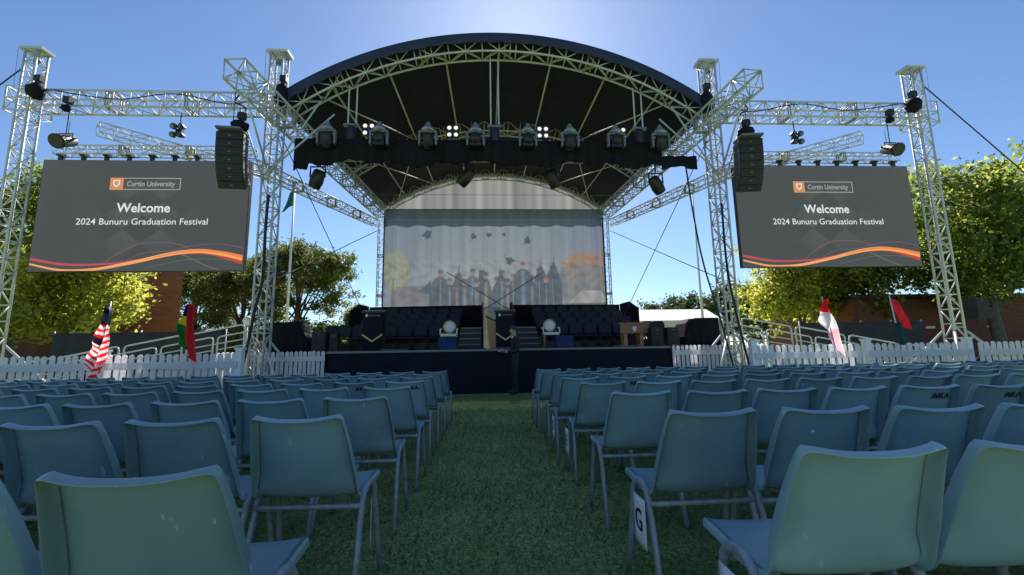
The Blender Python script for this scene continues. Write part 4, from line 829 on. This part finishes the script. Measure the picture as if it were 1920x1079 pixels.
for s in (-1, 1):
    t = thing('screen_fence', 'dark shade cloth fence behind the ramp, ' + SIDE[s], 'fence', (s * 9.5, 15.6, 0), 'shade cloth fences')
    x0, x1 = (9.4, 15.0) if s < 0 else (11.2, 16.0)
    n = 4; 
    for i in range(n):
        a, b_ = x0 + (x1 - x0) * i / n, x0 + (x1 - x0) * (i + 1) / n
        c = MB(); c.grid(12, 6, lambda u, v: (s * (a + (b_ - a) * u), 15.6 + 0.02 * math.sin(u * 6.28) * math.sin(v * 3.14), 0.1 + 1.88 * v)); o = bpy.data.objects.new('cloth_panel', thicken(c.mesh('cloth_panel', 'shade_cloth', (s * 9.5, 15.6, 0), True), 0.006, 'cloth_panel')); link(o, t)
    for i in range(n + 1): MB().tube((s * (x0 + (x1 - x0) * i / n), 15.64, 0), (s * (x0 + (x1 - x0) * i / n), 15.64, 2.05), 0.025, 7).build('post', 'rail_paint', t, True)
t = thing('lamp_globe', 'round white lamp globe on a post behind the ramp', 'lamp', (-8.0, 14.3, 0)); MB().tube((0, 0, 0), (0, 0, 2.1), 0.03, 8).build('post', 'rail_paint', t, True, world=False)
MB().lathe([(0.04, -0.14), (0.1, -0.11), (0.145, 0), (0.1, 0.11), (0.01, 0.145)], (0, 0, 2.22), 16).build('globe', 'cream', t, True, world=False)
t = speaker_box(14.75, 12.7, 1.86, 0.5, 0.64, 0.42, 'black loudspeaker on a tripod stand beside the outer tower', R(6), None)
q = MB(); q.tube((0, 0, -1.0), (0, 0, 0), 0.02, 7); q.build('stand_pole', 'strap', t, world=False)
for k in range(3):
    a = 2.1 * k + 0.4; MB().tube((0, 0, -1.0), (0.55 * math.cos(a), 0.55 * math.sin(a), -1.86), 0.016, 6).build('leg', 'strap', t, True, world=False)

# flags
def flag(name, label, base, tip, fn, colfn, mats, nu=20, nv=90, cat='flag'):
    t = thing(name, label, cat, base, 'small national flags along the fence'); base, tip = Vector(base), Vector(tip)
    MB().tube(base, tip, 0.012, 7).build('pole', 'pole_white', t, True)
    b = MB(); vs = [fn(i / nu, j / nv) for j in range(nv + 1) for i in range(nu + 1)]; k = nu + 1
    for j in range(nv):
        for i in range(nu):
            b.cur = colfn((i + .5) / nu, (j + .5) / nv); b.add([vs[j * k + i], vs[j * k + i + 1], vs[(j + 1) * k + i + 1], vs[(j + 1) * k + i]], [(0, 1, 2, 3)])
    me = b.mesh('cloth', mats, base, True)
    import bmesh as bm_; q = bm_.new(); q.from_mesh(me); bm_.ops.remove_doubles(q, verts=q.verts, dist=1e-4); q.to_mesh(me); q.free()
    link(bpy.data.objects.new('cloth', me), t)
def lerp(a, b, u): return a + (b - a) * u
def f_my(u, v):
    x = lerp(-6.93, -7.07, v) + (u - 0.3) * (0.08 + 0.15 * math.sin(min(1, v * 1.5) * 2.3) + 0.03 * math.sin(v * 17)) + 0.02 * math.sin(v * 13); z = lerp(2.0, 0.70, v * (0.82 + 0.18 * math.sin(u * 2.6))) - 0.05 * u
    return (x, 7.85 + 0.06 * math.sin(u * 10 + v * 6) - 0.03 * math.sin(v * 15), z)
def c_my(u, v):
    if v < 0.26: return 2
    if 0.44 < v < 0.54 and u < 0.75: return 2
    return int(v * 24 + u * 0.9) % 2
flag('national_flag', 'limp red and white striped flag with blue corner tied to the fence', (-7.06, 7.95, 0), (-6.92, 7.9, 2.06), f_my, c_my, ['fl_red', 'fl_white', 'fl_dark'])
def f_mu(u, v):
    vv = v * (1 - 0.42 * u); x = lerp(-5.59, -5.46, vv) + 0.03 - u * (0.04 + 0.21 * min(1.0, v * 1.5)) + 0.012 * math.sin(v * 14 + u * 3); z = lerp(2.0, 0.98, vv) - 0.02 * u
    return (x, 7.88 + 0.06 * math.sin(u * 11 + v * 2.5) + 0.02 * math.sin(v * 9), z)
def c_mu(u, v):
    if u < 0.42: return 0
    if u < 0.58: return 1 if v > .12 else 0
    return 1 if v < 0.3 else (2 if v < 0.5 else 3)
flag('national_flag', 'limp flag in red, blue, yellow and green standing at the fence', (-5.42, 7.95, 0), (-5.60, 7.92, 2.06), f_mu, c_mu, ['fl_red', 'fl_blue', 'fl_yellow', 'fl_green'])
def f_id(u, v):
    vv = v * (0.42 + 0.58 * u); x = lerp(6.02, 6.24, vv) - (1 - u) * (0.04 + 0.2 * min(1, v * 1.3)) + 0.012 * math.sin(v * 12 + u * 4); z = lerp(1.96, 0.78, vv)
    return (x, 7.86 + 0.06 * math.sin(u * 9 + v * 3) + 0.02 * math.sin(v * 10), z)
flag('national_flag', 'limp flag red above white hanging at the fence', (6.26, 7.95, 0), (5.98, 7.92, 2.02), f_id, lambda u, v: 0 if v * (0.42 + 0.58 * u) < 0.20 + 0.04 * u else (1 if v * (0.42 + 0.58 * u) < 0.48 else 2), ['fl_red', 'fl_white', 'fl_pink'])
def f_rd(u, v):
    A = Vector((7.35, 7.88, 1.98)); B = Vector((7.42, 7.88, 1.45)); Cc_ = Vector((7.62, 7.86, 1.36)); D = Vector((7.40, 7.88, 1.92)); p = (A * (1 - u) + D * u) * (1 - v) + (B * (1 - u) + Cc_ * u) * v
    p.y += 0.03 * math.sin(u * 6 + v * 5); p.x += 0.09 * u * math.sin(math.pi * min(1, v * 1.1)); return tuple(p)
flag('national_flag', 'plain red flag leaning out above the white fence', (7.56, 7.95, 0), (7.34, 7.92, 2.02), f_rd, lambda u, v: 0, ['fl_red'])
def f_gn(u, v): return (7.42 + (u - .5) * 0.14 + 0.04 * v, 7.9 + 0.02 * math.sin(u * 7), 1.5 - 0.42 * v)
b = MB(); b.grid(8, 10, f_gn); o = bpy.data.objects.new('flag_sleeve', thicken(b.mesh('c', 'fl_teal', (7.42, 7.9, 1.1), True), 0.004, 'flag_sleeve')); COL.objects.link(o); o.location = (7.42, 7.9, 1.1); tag(o, 'dark green cloth hanging below the plain red flag', 'flag')

# tall flagpoles
for x, y, h, lb, fl in ((-13.8, 30, 12.9, 'tall white flagpole with a teal flag before the pines', True), (14.8, 30, 12.4, 'tall thin flagpole beside the marquee', False)):
    t = thing('flagpole', lb, 'flagpole', (x, y, 0)); MB().tube((0, 0, 0), (0, 0, h), 0.11, 8, 0.05).build('pole', 'pole_white', t, True, world=False); MB().lathe([(0.001, 0), (0.09, 0.06), (0.001, 0.14)], (0, 0, h), 8).build('finial', 'pole_white', t, True, world=False)
    if fl:
        b = MB(); b.grid(8, 12, lambda u, v: (-0.05 - 0.5 * u * (0.5 + v) , 0.08 * math.sin(u * 6 + v * 3), h - 0.1 - 1.3 * v - 0.5 * u)); o = bpy.data.objects.new('flag_cloth', thicken(b.mesh('f', 'fl_teal', smooth=True), 0.01, 'flag_cloth')); link(o, t)

# ------------------------------------------------------------------ buildings and marquee
t = thing('brick_building', 'tall red brick wall end behind the yellow tree', 'building', (-20.5, 24, 0)); FP = [(-27.5, 24), (-16.65, 24), (-20.5, 29.5), (-27.5, 29.5)]
b = MB(); b.add([(x, y, z) for z in (0, 7.2) for x, y in FP], [(3, 2, 1, 0), (4, 5, 6, 7)] + [(i, (i + 1) % 4, 4 + (i + 1) % 4, 4 + i) for i in range(4)]); b.build('wall', 'brick', t)
b = MB(); b.add([(x * 1.004 - .05, y - .06, z) for z in (7.2, 7.38) for x, y in FP], [(3, 2, 1, 0), (4, 5, 6, 7)] + [(i, (i + 1) % 4, 4 + (i + 1) % 4, 4 + i) for i in range(4)]); b.build('parapet', 'concrete', t)
MB().box((-22.5, 23.2, 1.65), (7.2, 1.5, 3.3)).build('low_wall', 'dark_brick', t)
for i in range(3): MB().box((-24.5 + i * 2.6, 23.97, 5.4), (1.2, 0.06, 1.3)).build('window', 'dark_navy', t)
t = thing('brick_building', 'long low dark brick building behind the trees, marquee side', 'building', (22, 19, 0)); MB().box((22.5, 22.0, 1.62), (12.5, 6, 3.24)).build('wall', 'dark_brick', t); MB().box((22.5, 21.9, 3.32), (13, 6.6, 0.16)).build('roof', 'black_plastic', t)
for x in (18.6, 19.9, 21.4, 22.9): MB().box((x, 18.97, 1.9), (0.42, 0.06, 0.1)).build('vent', 'cream', t)
t = thing('marquee_tent', 'white marquee with a shallow pitched roof beyond the stage', 'tent', (14.2, 32, 0))
b = MB(); b.prism_x([(32, 3.3), (34.5, 4.35), (37, 3.3)], 10.6, 17.4); b.build('roof', 'tent', t); b = MB(); b.box((14, 32.02, 2.9), (6.8, 0.05, 0.8)); b.build('valance', 'tent', t)
for x in (10.7, 12.9, 15.1, 17.3): MB().tube((x, 32.1, 0), (x, 32.1, 3.3), 0.06, 7).build('pole', 'pole_white', t, True)

# ------------------------------------------------------------------ trees
def leaf_quads(centres, size, aspect, droop=0.0):
    n = len(centres); a = rng.normal(size=(n, 3)); a[:, 2] *= (1 - droop); a /= np.linalg.norm(a, axis=1)[:, None] + 1e-9; b = rng.normal(size=(n, 3)); b -= a * (a * b).sum(1)[:, None]; b /= np.linalg.norm(b, axis=1)[:, None] + 1e-9
    s = size * (0.6 + 0.8 * rng.random(n))[:, None]; V = np.stack([centres - a * s, centres + b * s * aspect, centres + a * s, centres - b * s * aspect], 1)
    return V.reshape(-1, 3), np.arange(4 * n).reshape(n, 4)
def tree(name, label, base, lobes, nleaf, size, leafmat, trunk_r, trunk_h, barkmat='bark', aspect=0.5, shell=0.5, ncl=120, spread=0.35, group=None, flat=1.0, lean=(0, 0), limb=0.5):
    t = thing(name, label, 'tree', base, group); bx, by, bz = base; br = MB(); top = Vector((lean[0], lean[1], trunk_h))
    br.path([(0, 0, -0.05), (lean[0] * .3 + .05, lean[1] * .3, trunk_h * .4), (lean[0] * .7 - .05, lean[1] * .7, trunk_h * .75), top], 0, 9, radii=[trunk_r * 1.25, trunk_r, trunk_r * .85, trunk_r * .7])
    cs = []; tot = sum(l[3] * l[4] * l[5] for l in lobes)
    for lx, ly, lz, rx, ry, rzz in lobes:
        c = Vector((lx, ly, lz)); mid = top * .5 + c * .5 + Vector((0, 0, -0.15 * rzz)); br.path([top * random.uniform(.6, .97), mid, c], 0, 6, radii=[trunk_r * limb, trunk_r * limb * .6, trunk_r * limb * .25])
        k = max(6, int(ncl * rx * ry * rzz / tot)); p = rng.normal(size=(k, 3)); p /= np.linalg.norm(p, axis=1)[:, None]; p *= (shell + (1 - shell) * rng.random(k))[:, None] ; p *= 1 + 0.22 * rng.normal(size=k)[:, None]
        P = np.array([lx, ly, lz]) + p * np.array([rx, ry, rzz]); cs.append(P)
        for q in P[:: max(1, k // 7)]: br.path([c, (c + Vector(q)) / 2 + Vector((0, 0, -.06)), Vector(q)], 0, 5, radii=[trunk_r * .16, trunk_r * .1, trunk_r * .04])
    cs = np.concatenate(cs); wts = 0.06 + rng.random(len(cs)) ** 2; idx = rng.choice(len(cs), nleaf, p=wts / wts.sum())
    C = cs[idx] + rng.normal(size=(nleaf, 3)) * spread * np.array([1, 1, flat]); Vv, Ff = leaf_quads(C, size, aspect)
    br.build('trunk', barkmat, t, True, world=False); o = bpy.data.objects.new('crown', np_mesh('crown', Vv, Ff, [leafmat])); link(o, t); return t
# yellow-green trees behind the screen, pine tree side
tree('plane_tree', 'yellow-green leafy tree in front of the red brick wall', (-16.9, 18.5, 0), [(.9, 0, 3.7, 1.5, 1.5, 1.4), (-1.6, .3, 4.0, 2.0, 1.8, 1.6), (-.2, .4, 5.6, 2.1, 2, 1.6), (-3.0, .6, 2.9, 1.3, 1.4, .9), (1.5, -.2, 2.75, .8, 1.0, .6), (-.3, -.6, 2.9, 1.1, .8, .6)], 15000, 0.11, 'leaf_yellow', 0.17, 2.4, ncl=190, spread=0.3)
tree('plane_tree', 'tall green tree rising beside the outer tower, pine tree side', (-20.3, 19.5, 0), [(0, 0, 5, 2.4, 2, 2.0), (-1.5, 0, 7.2, 2.0, 2, 2.0), (1.0, 0.2, 7.8, 1.7, 1.7, 1.6), (-1, 0, 3.2, 1.8, 1.6, 1.2)], 11000, 0.12, 'leaf_green', 0.2, 3.0, ncl=170, spread=0.32)
# trees, marquee side
tree('plane_tree', 'yellow-green tree below the screen beside the shade cloth fence', (14.6, 20, 0), [(-.6, 0, 3.6, 1.6, 1.5, 1.3), (.9, .3, 4.3, 1.9, 1.6, 1.5), (-.2, .3, 5.3, 1.8, 1.6, 1.2), (-1.6, .3, 3.3, 1.0, 1.1, .9)], 11000, 0.11, 'leaf_yellow', 0.16, 2.2, ncl=160, spread=0.28)
tree('plane_tree', 'dark green tree between the yellow tree and the outer tower', (17.3, 19.6, 0), [(-.4, 0, 4.0, 1.9, 1.6, 1.4), (1.0, 0, 4.6, 1.6, 1.5, 1.5), (.2, .3, 6, 1.9, 1.6, 1.3)], 10000, 0.11, 'leaf_green', 0.17, 2.4, ncl=150, spread=0.3)
tree('plane_tree', 'large spreading tree above the dark brick building', (21.2, 17.4, 0), [(-1.4, 0, 5.0, 1.9, 1.8, 1.9), (1.2, 0, 5.2, 2.5, 2, 1.9), (-.6, .4, 7.4, 2.0, 1.9, 1.7), (1.8, .3, 7.9, 2.0, 1.9, 1.6), (3.6, 0, 5.8, 1.8, 1.8, 1.8), (.3, 0, 3.9, 2.4, 1.6, .9)], 19000, 0.12, 'leaf_green', 0.24, 3.2, ncl=230, spread=0.34)
tree('plane_tree', 'yellowing tree beyond the large spreading tree', (26.0, 21, 0), [(0, 0, 6, 2.4, 2, 2.2), (-1.2, .3, 8.6, 2, 2, 1.9), (1.3, 0, 9, 2, 2, 1.8)], 9000, 0.14, 'leaf_yellow', 0.2, 3.4, ncl=140, spread=0.36)
# umbrella pines
for x, y, h, wd, lb in ((-17.2, 40, 11.3, 5.0, 'broad umbrella pine beside the stage behind the flagpole'), (-23.6, 43, 10.4, 4.6, 'umbrella pine between the brick wall and the flagpole'), (-29.8, 46, 10.6, 4.6, 'umbrella pine next to the brick wall corner'), (-13.4, 45, 6.2, 2.2, 'small low pine beside the stage risers')):
    lob = [(wd * .8 * math.cos(a) * q, wd * .6 * math.sin(a) * q, h - 1.7 + .5 * (1 - q) - 1.1 * q * q - (1.2 * q if k % 3 == 0 else 0), wd * .4, wd * .38, 1.25) for k, (a, q) in enumerate([(i * 2.4, (i / 11) ** .5) for i in range(12)])]
    lob += [(wd * .55, 0, h * .52, wd * .4, wd * .35, 1.3), (-wd * .5, 0, h * .5, wd * .4, wd * .35, 1.2), (0, -.5, h * .3, wd * .7, wd * .5, 1.0), (wd * .4, .3, h * .2, wd * .6, wd * .5, 1.1), (-wd * .5, .3, h * .22, wd * .6, wd * .5, 1.1)]
    tree('umbrella_pine', lb, (x, y, 0), lob, int(5200 * wd), 0.2, 'needle', 0.3, h * .5, 'pine_bark', aspect=0.3, ncl=int(75 * wd), spread=0.36, group='pines behind the stage', flat=.7, limb=0.3, lean=(random.uniform(-.5, .5), 0))
# far trees
far = [(27.5, 74, 9.2, 3.2), (31, 72, 10.0, 3.6), (35, 75, 11.2, 3.8), (38.8, 70, 11.8, 4.0), (42, 68, 13.0, 4.2), (45, 62, 12.6, 4.2), (34, 52, 9.6, 3.0), (-9, 80, 6.0, 4), (23.5, 78, 8.4, 3.0)]
for i, (x, y, h, wd) in enumerate(far):
    where = ['first', 'second', 'third', 'fourth', 'fifth', 'sixth'][i] + ' from the stage in the far tree line beyond the marquee' if i < 6 else ['standing forward of the far tree line beside the screen tower', 'seen far behind the backdrop', 'half hidden by the stage risers in the far tree line'][i - 6]
    tree('distant_tree', 'rounded distant tree, ' + where, (x, y, 0), [(0, 0, h * .55, wd, wd, h * .3), (wd * .5, 0, h * .75, wd * .6, wd * .6, h * .22), (-wd * .5, 0, h * .7, wd * .6, wd * .6, h * .25)], 6000, 0.27, 'far_leaf', 0.25, h * .35, ncl=110, spread=0.5, group='far tree line')

# ------------------------------------------------------------------ audience chairs
HC = 0.787
def chair_parts():
    prof = [(0.535, 0.437), (0.52, 0.447), (0.47, 0.449), (0.38, 0.443), (0.29, 0.435), (0.22, 0.430), (0.17, 0.431), (0.135, 0.442), (0.112, 0.465), (0.098, 0.495), (0.087, 0.53), (0.074, 0.58), (0.058, 0.635), (0.040, 0.69), (0.022, 0.74), (0.006, 0.778), (0.0, 0.787)]
    hw = [0.196, 0.203, 0.208, 0.21, 0.211, 0.213, 0.214, 0.214, 0.213, 0.211, 0.208, 0.203, 0.197, 0.190, 0.182, 0.176, 0.1745]
    nu = 14; nv = len(prof) - 1; idx = {}; vs = []; nrm = []
    for j, (y, z) in enumerate(prof):
        y0, z0 = prof[max(j - 1, 0)]; y1, z1 = prof[min(j + 1, nv)]; ty, tz = y1 - y0, z1 - z0; l = math.hypot(ty, tz); by, bz = tz / l * -1, ty / l        # back-side normal (away from sitter)
        back = max(0, min(1, (j - 6) / 4)); 
        for i in range(nu + 1):
            u = 2 * i / nu - 1; low = max(0, 1 - abs(j - 10) / 6); cup = (0.022 + 0.03 * low) * abs(u) ** 2.4 * back + 0.012 * (u ** 4) * (1 - back)
            zz = z - by * 0 - bz * cup * 1; yy = y - by * cup
            if j == nv or j == nv - 1: zz += 0.007 * abs(u) ** 3 - 0.003
            vs.append(Vector((hw[j] * u, yy, zz))); nrm.append(Vector((0, by, bz)))
    W_ = nu + 1; faces = [(j * W_ + i, j * W_ + i + 1, (j + 1) * W_ + i + 1, (j + 1) * W_ + i) for j in range(nv) for i in range(nu)]
    loop = [(0, i) for i in range(nu + 1)] + [(j, nu) for j in range(1, nv + 1)] + [(nv, i) for i in range(nu - 1, -1, -1)] + [(j, 0) for j in range(nv - 1, 0, -1)]
    lid = [j * W_ + i for j, i in loop]; N = len(lid); prev = lid; ctr = Vector((0, .1, .5))
    for out, dep in ((0.006, 0.003), (0.011, 0.012), (0.014, 0.034)):
        ring = []
        for q, (j, i) in enumerate(loop):
            k = j * W_ + i; nb = nrm[k]; ox = Vector((0, 0, 0))
            if i == 0: ox += Vector((-1, 0, 0))
            if i == nu: ox += Vector((1, 0, 0))
            y0, z0 = prof[max(j - 1, 0)]; y1, z1 = prof[min(j + 1, nv)]; tn = Vector((0, y1 - y0, z1 - z0)).normalized()
            if j == nv: ox += tn
            if j == 0: ox -= tn
            ox.normalize(); bend = 1.0 if 5 > j or j > 8 else 0.75
            d2 = dep * (1.0 if j > 9 else 0.8) * (1.0 + (0.55 * max(0, 1 - abs(j - 11) / 5) if i in (0, nu) else 0))
            vs.append(vs[k] + ox * out + nb * d2 * bend); ring.append(len(vs) - 1)
        for q in range(N): faces.append((prev[q], prev[(q + 1) % N], ring[(q + 1) % N], ring[q]))
        prev = ring
    mb = MB(); mb.add(vs, faces); me = mb.mesh('shell', 'teal_plastic', smooth=True)
    o = bpy.data.objects.new('tmp', me); COL.objects.link(o); md = o.modifiers.new('s', 'SOLIDIFY'); md.thickness = 0.004; md.offset = 0; sb = o.modifiers.new('u', 'SUBSURF'); sb.levels = 1; sb.render_levels = 1
    shell = bake(o, 'shell'); P = {'shell': shell}
    for s in (-1, 1):
        x = s * 0.232; pts = [(x + s * .012, 0.035, 0.0)]
        pts += [(x + s * .004, 0.105, 0.2), (x, 0.15, 0.34)]
        for a in np.linspace(180, 0, 9): pts.append((x, 0.262 + 0.098 * math.cos(R(a)), 0.375 + 0.085 * math.sin(R(a))))
        pts += [(x, 0.372, 0.33), (x + s * .004, 0.40, 0.2), (x + s * .012, 0.45, 0.0)]
        h = MB(); h.path(pts, 0.018, 10, flat=0.7); P['hoop%d' % s] = h.mesh('leg_hoop', 'leg_steel', smooth=True)
    for k, (y, z) in enumerate(((0.155, 0.392), (0.37, 0.392))):
        h = MB(); h.tube((-0.232, y, z), (0.232, y, z), 0.0125, 8); P['rail%d' % k] = h.mesh('cross_rail', 'leg_steel', smooth=True)
    return P
CP = chair_parts()
aka_me = text_mesh('AKA', 0.052, 'stencil_lettering', 0.0, 0.0022, 'CENTER', 1.15); aka_me.materials.clear(); aka_me.materials.append(M['ink'])
dab = MB(); dab.grid(5, 5, lambda u, v: (0.016 * (u - .5) * (1 + .4 * math.sin(v * 5)), 0, 0.009 * (v - .5) * (1 + .5 * math.sin(u * 4)))); dab_me = dab.mesh('paint_dab', 'sign_white')
ROWS = [1.09, 1.87, 2.68, 3.6, 4.38, 5.15, 5.98, 6.82]      # from the camera towards the stage
AKA = {(2, 1, 4), (2, 1, 5), (4, -1, 0), (4, -1, 1), (5, -1, 2), (4, 1, 1), (5, 1, 1)}
crng = random.Random(21)
def place_chair(x, y, rz, label, aka=False, mark=False):
    t = thing('audience_chair', label, 'chair', (x, y, 0), 'teal plastic chairs on the lawn', rotz=rz)
    for k, nm in (('shell', 'shell'), ('hoop-1', 'leg_hoop'), ('hoop1', 'leg_hoop'), ('rail0', 'cross_rail'), ('rail1', 'cross_rail')): c = link(bpy.data.objects.new(nm, CP[k]), t); sh = c if nm == 'shell' else None or (sh if k != 'shell' else c)
    if aka or mark:
        o = bpy.data.objects.new('stencil_lettering' if aka else 'paint_dab', aka_me if aka else dab_me); link(o, sh)
        if aka: o.rotation_euler = (R(90 + 21), 0, 0); o.location = (0.075, 0.0185, 0.728)
        else: o.rotation_euler = (R(21), 0, 0); o.location = (-0.05, 0.0295, 0.70)
    return t
for r_, Y in enumerate(ROWS):
    row = 8 - r_
    for s, x0, sp in ((-1, -1.21, 0.485), (1, 0.535, 0.472)):
        i = 0
        while True:
            x = x0 + s * i * sp; lim = (1.16 * Y + 1.8) if s < 0 else (1.30 * Y + 0.9)
            if (abs(x) if s < 0 else x) > lim + 0.35 or i >= 20: break
            if r_ == 0: xx = x + (0.012 if s < 0 else 0.028)
            else: xx = x
            jx, jy = crng.uniform(-.012, .012), crng.uniform(-.025, .025); yy = Y + (0.06 if s < 0 and r_ in (1, 2) else 0) - (0.08 if s > 0 and r_ == 1 else 0) - (0.025 if s < 0 and r_ == 0 else 0)
            if r_ == 0: jx = jy = 0.0
            a = (r_, s, i) in AKA; dabk = (r_ == 1 and s == 1 and i == 1)
            lb = 'teal plastic chair%s, %s from aisle, row %s from stage, %s' % (' stencilled AKA' if a else '', ORD[i], ['one', 'two', 'three', 'four', 'five', 'six', 'seven', 'eight'][row - 1], SIDE[s])
            place_chair(xx + jx, yy + jy, crng.uniform(-.035, .035) if r_ else (0.02 if s < 0 else -0.01), lb, a, dabk)
            i += 1
# row letter cards cable-tied to the aisle legs
def row_card(x, y, s, ch, label):
    t = thing('row_card', label, 'sign', (x, y, 0.30), 'row letter cards'); t.rotation_euler = (0, 0, R(-90) if s > 0 else R(106)); 
    b = MB(); b.grid(4, 6, lambda u, v: ((u - .5) * 0.15, -0.003 * math.sin(u * 3), (v - .5) * 0.205)); o = bpy.data.objects.new('card', thicken(b.mesh('card', 'sign_white', smooth=True), 0.0012, 'card')); link(o, t)
    flat_text(ch, 0.13, t, 0, 0.0, -0.0065, 'ink', 0.001)
for r_, ch in ((0, 'H'), (1, 'G'), (3, 'E'), (4, 'D')):
    Y = ROWS[r_] - (0.08 if r_ == 1 else 0); row_card(0.535 + (0.035 if r_ == 0 else 0) - 0.262, Y + 0.26, 1, ch, 'white paper card lettered %s on the aisle leg, marquee side' % ch)
row_card(-1.21 + 0.262, ROWS[1] + 0.06 + 0.26, -1, 'G', 'white paper card on the aisle leg, pine tree side')

# ------------------------------------------------------------------ person
def person():
    t = thing('person', 'person in a dark suit standing at the stage front reading a paper', 'person', (0.30, 11.45, 0), rotz=R(12))
    J = dict(pel=((0, 0, .97), .135), sp=((.01, 0, 1.13), .125), ch=((.01, 0, 1.32), .135), nk=((-.005, 0, 1.49), .058), hb=((-.025, 0, 1.575), .075), hd=((-.03, 0, 1.655), .088), ht=((-.02, 0, 1.715), .06), nose=((-.125, 0, 1.615), .014))
    E_ = [('pel', 'sp'), ('sp', 'ch'), ('ch', 'nk'), ('nk', 'hb'), ('hb', 'hd'), ('hd', 'ht'), ('hd', 'nose')]
    for q, n in ((-1, 'L'), (1, 'R')):
        J['sh' + n] = ((.015, q * .185, 1.405), .07); J['el' + n] = ((.03, q * .235, 1.12), .052); J['wr' + n] = ((-.21, q * .13, 1.09), .033); J['ha' + n] = ((-.275, q * .10, 1.10), .034)
        J['hp' + n] = ((0, q * .095, .9), .1); J['kn' + n] = ((-.015, q * .1, .5), .066); J['an' + n] = ((.02, q * .1, .09), .045); J['to' + n] = ((-.15, q * .115, .045), .038); J['he' + n] = ((.06, q * .1, .045), .038)
        E_ += [('ch', 'sh' + n), ('sh' + n, 'el' + n), ('el' + n, 'wr' + n), ('wr' + n, 'ha' + n), ('pel', 'hp' + n), ('hp' + n, 'kn' + n), ('kn' + n, 'an' + n), ('an' + n, 'to' + n), ('an' + n, 'he' + n)]
    ks = list(J); me = bpy.data.meshes.new('body'); me.from_pydata([J[k][0] for k in ks], [(ks.index(a), ks.index(b)) for a, b in E_], [])
    o = bpy.data.objects.new('tmp', me); COL.objects.link(o); o.modifiers.new('k', 'SKIN'); sb = o.modifiers.new('u', 'SUBSURF'); sb.levels = 2; sb.render_levels = 2
    for i, k in enumerate(ks): me.skin_vertices[0].data[i].radius = (J[k][1], J[k][1]); me.skin_vertices[0].data[i].use_root = (k == 'pel')
    bm = bake(o, 'body'); bm.materials.clear()
    for k in ('suit', 'skin', 'black_plastic', 'white_mark'): bm.materials.append(M[k])
    for p in bm.polygons:
        c = p.center; p.use_smooth = True
        p.material_index = 1 if (c.z > 1.50 or c.x < -.225 and 1.0 < c.z < 1.2) else (2 if c.z < 0.1 else (3 if c.z > 1.44 and c.x < -.03 and abs(c.y) < .06 else 0))
    body = link(bpy.data.objects.new('body', bm), t)
    f = MB()
    for q in (-1, 1):
        for k, (dy, ln) in enumerate(((-.027, .06), (-.009, .07), (.009, .066), (.027, .052))):
            b0 = Vector((-.29, q * .095 + dy, 1.10)); f.path([b0, b0 + Vector((-ln * .6, -q * .01, .008)), b0 + Vector((-ln * .95, -q * .02, -.012))], 0.009, 6)
        b0 = Vector((-.265, q * .075, 1.12)); f.path([b0, b0 + Vector((-.03, -q * .03, .02)), b0 + Vector((-.06, -q * .035, .018))], 0.0095, 6)
    f.build('fingers', 'skin', t, True, world=False)
    h = MB()
    def hf(u, v):
        th = v * 1.75; ph = u * 2 * math.pi; r = 0.097 + 0.006 * math.sin(ph * 7 + v * 9); x = r * math.sin(th) * math.cos(ph); y = r * .92 * math.sin(th) * math.sin(ph); z = 0.105 * math.cos(th)
        if x < -.045 and z < 0.045: z = 0.045 + (z - .045) * .15
        return (x - .018, y, 1.662 + z)
    h.grid(20, 8, hf); h.build('hair', 'hair', t, True, world=False)
    e = MB()
    for q in (-1, 1): e.lathe([(0.001, -.012), (.01, 0), (.001, .012)], (-.108, q * .034, 1.642), 8)
    e.box((-.112, 0, 1.578), (.012, .045, .008)); e.build('face_features', 'hair', t, True, world=False)
    for q in (-1, 1): MB().lathe([(0.001, -.03), (.014, -.01), (.016, .012), (.001, .03)], (-.015, q * .09, 1.63), 8).build('ear', 'skin', t, True, world=False)
    p = thing('paper_sheet', 'small white paper held by the person at the stage', 'paper', (0.30 - .345, 11.38, 1.125), rotz=R(12))
    b = MB(); b.grid(6, 4, lambda u, v: ((u - .5) * .15, (v - .5) * .2, 0.012 * math.sin(u * 3) + (u - .5) * .05)); link(bpy.data.objects.new('sheet', thicken(b.mesh('sheet', 'sign_white', smooth=True), 0.001, 'sheet')), p)
person()

# the brake on stray orphan data left by baking
for mm in list(bpy.data.meshes):
    if mm.users == 0: bpy.data.meshes.remove(mm)
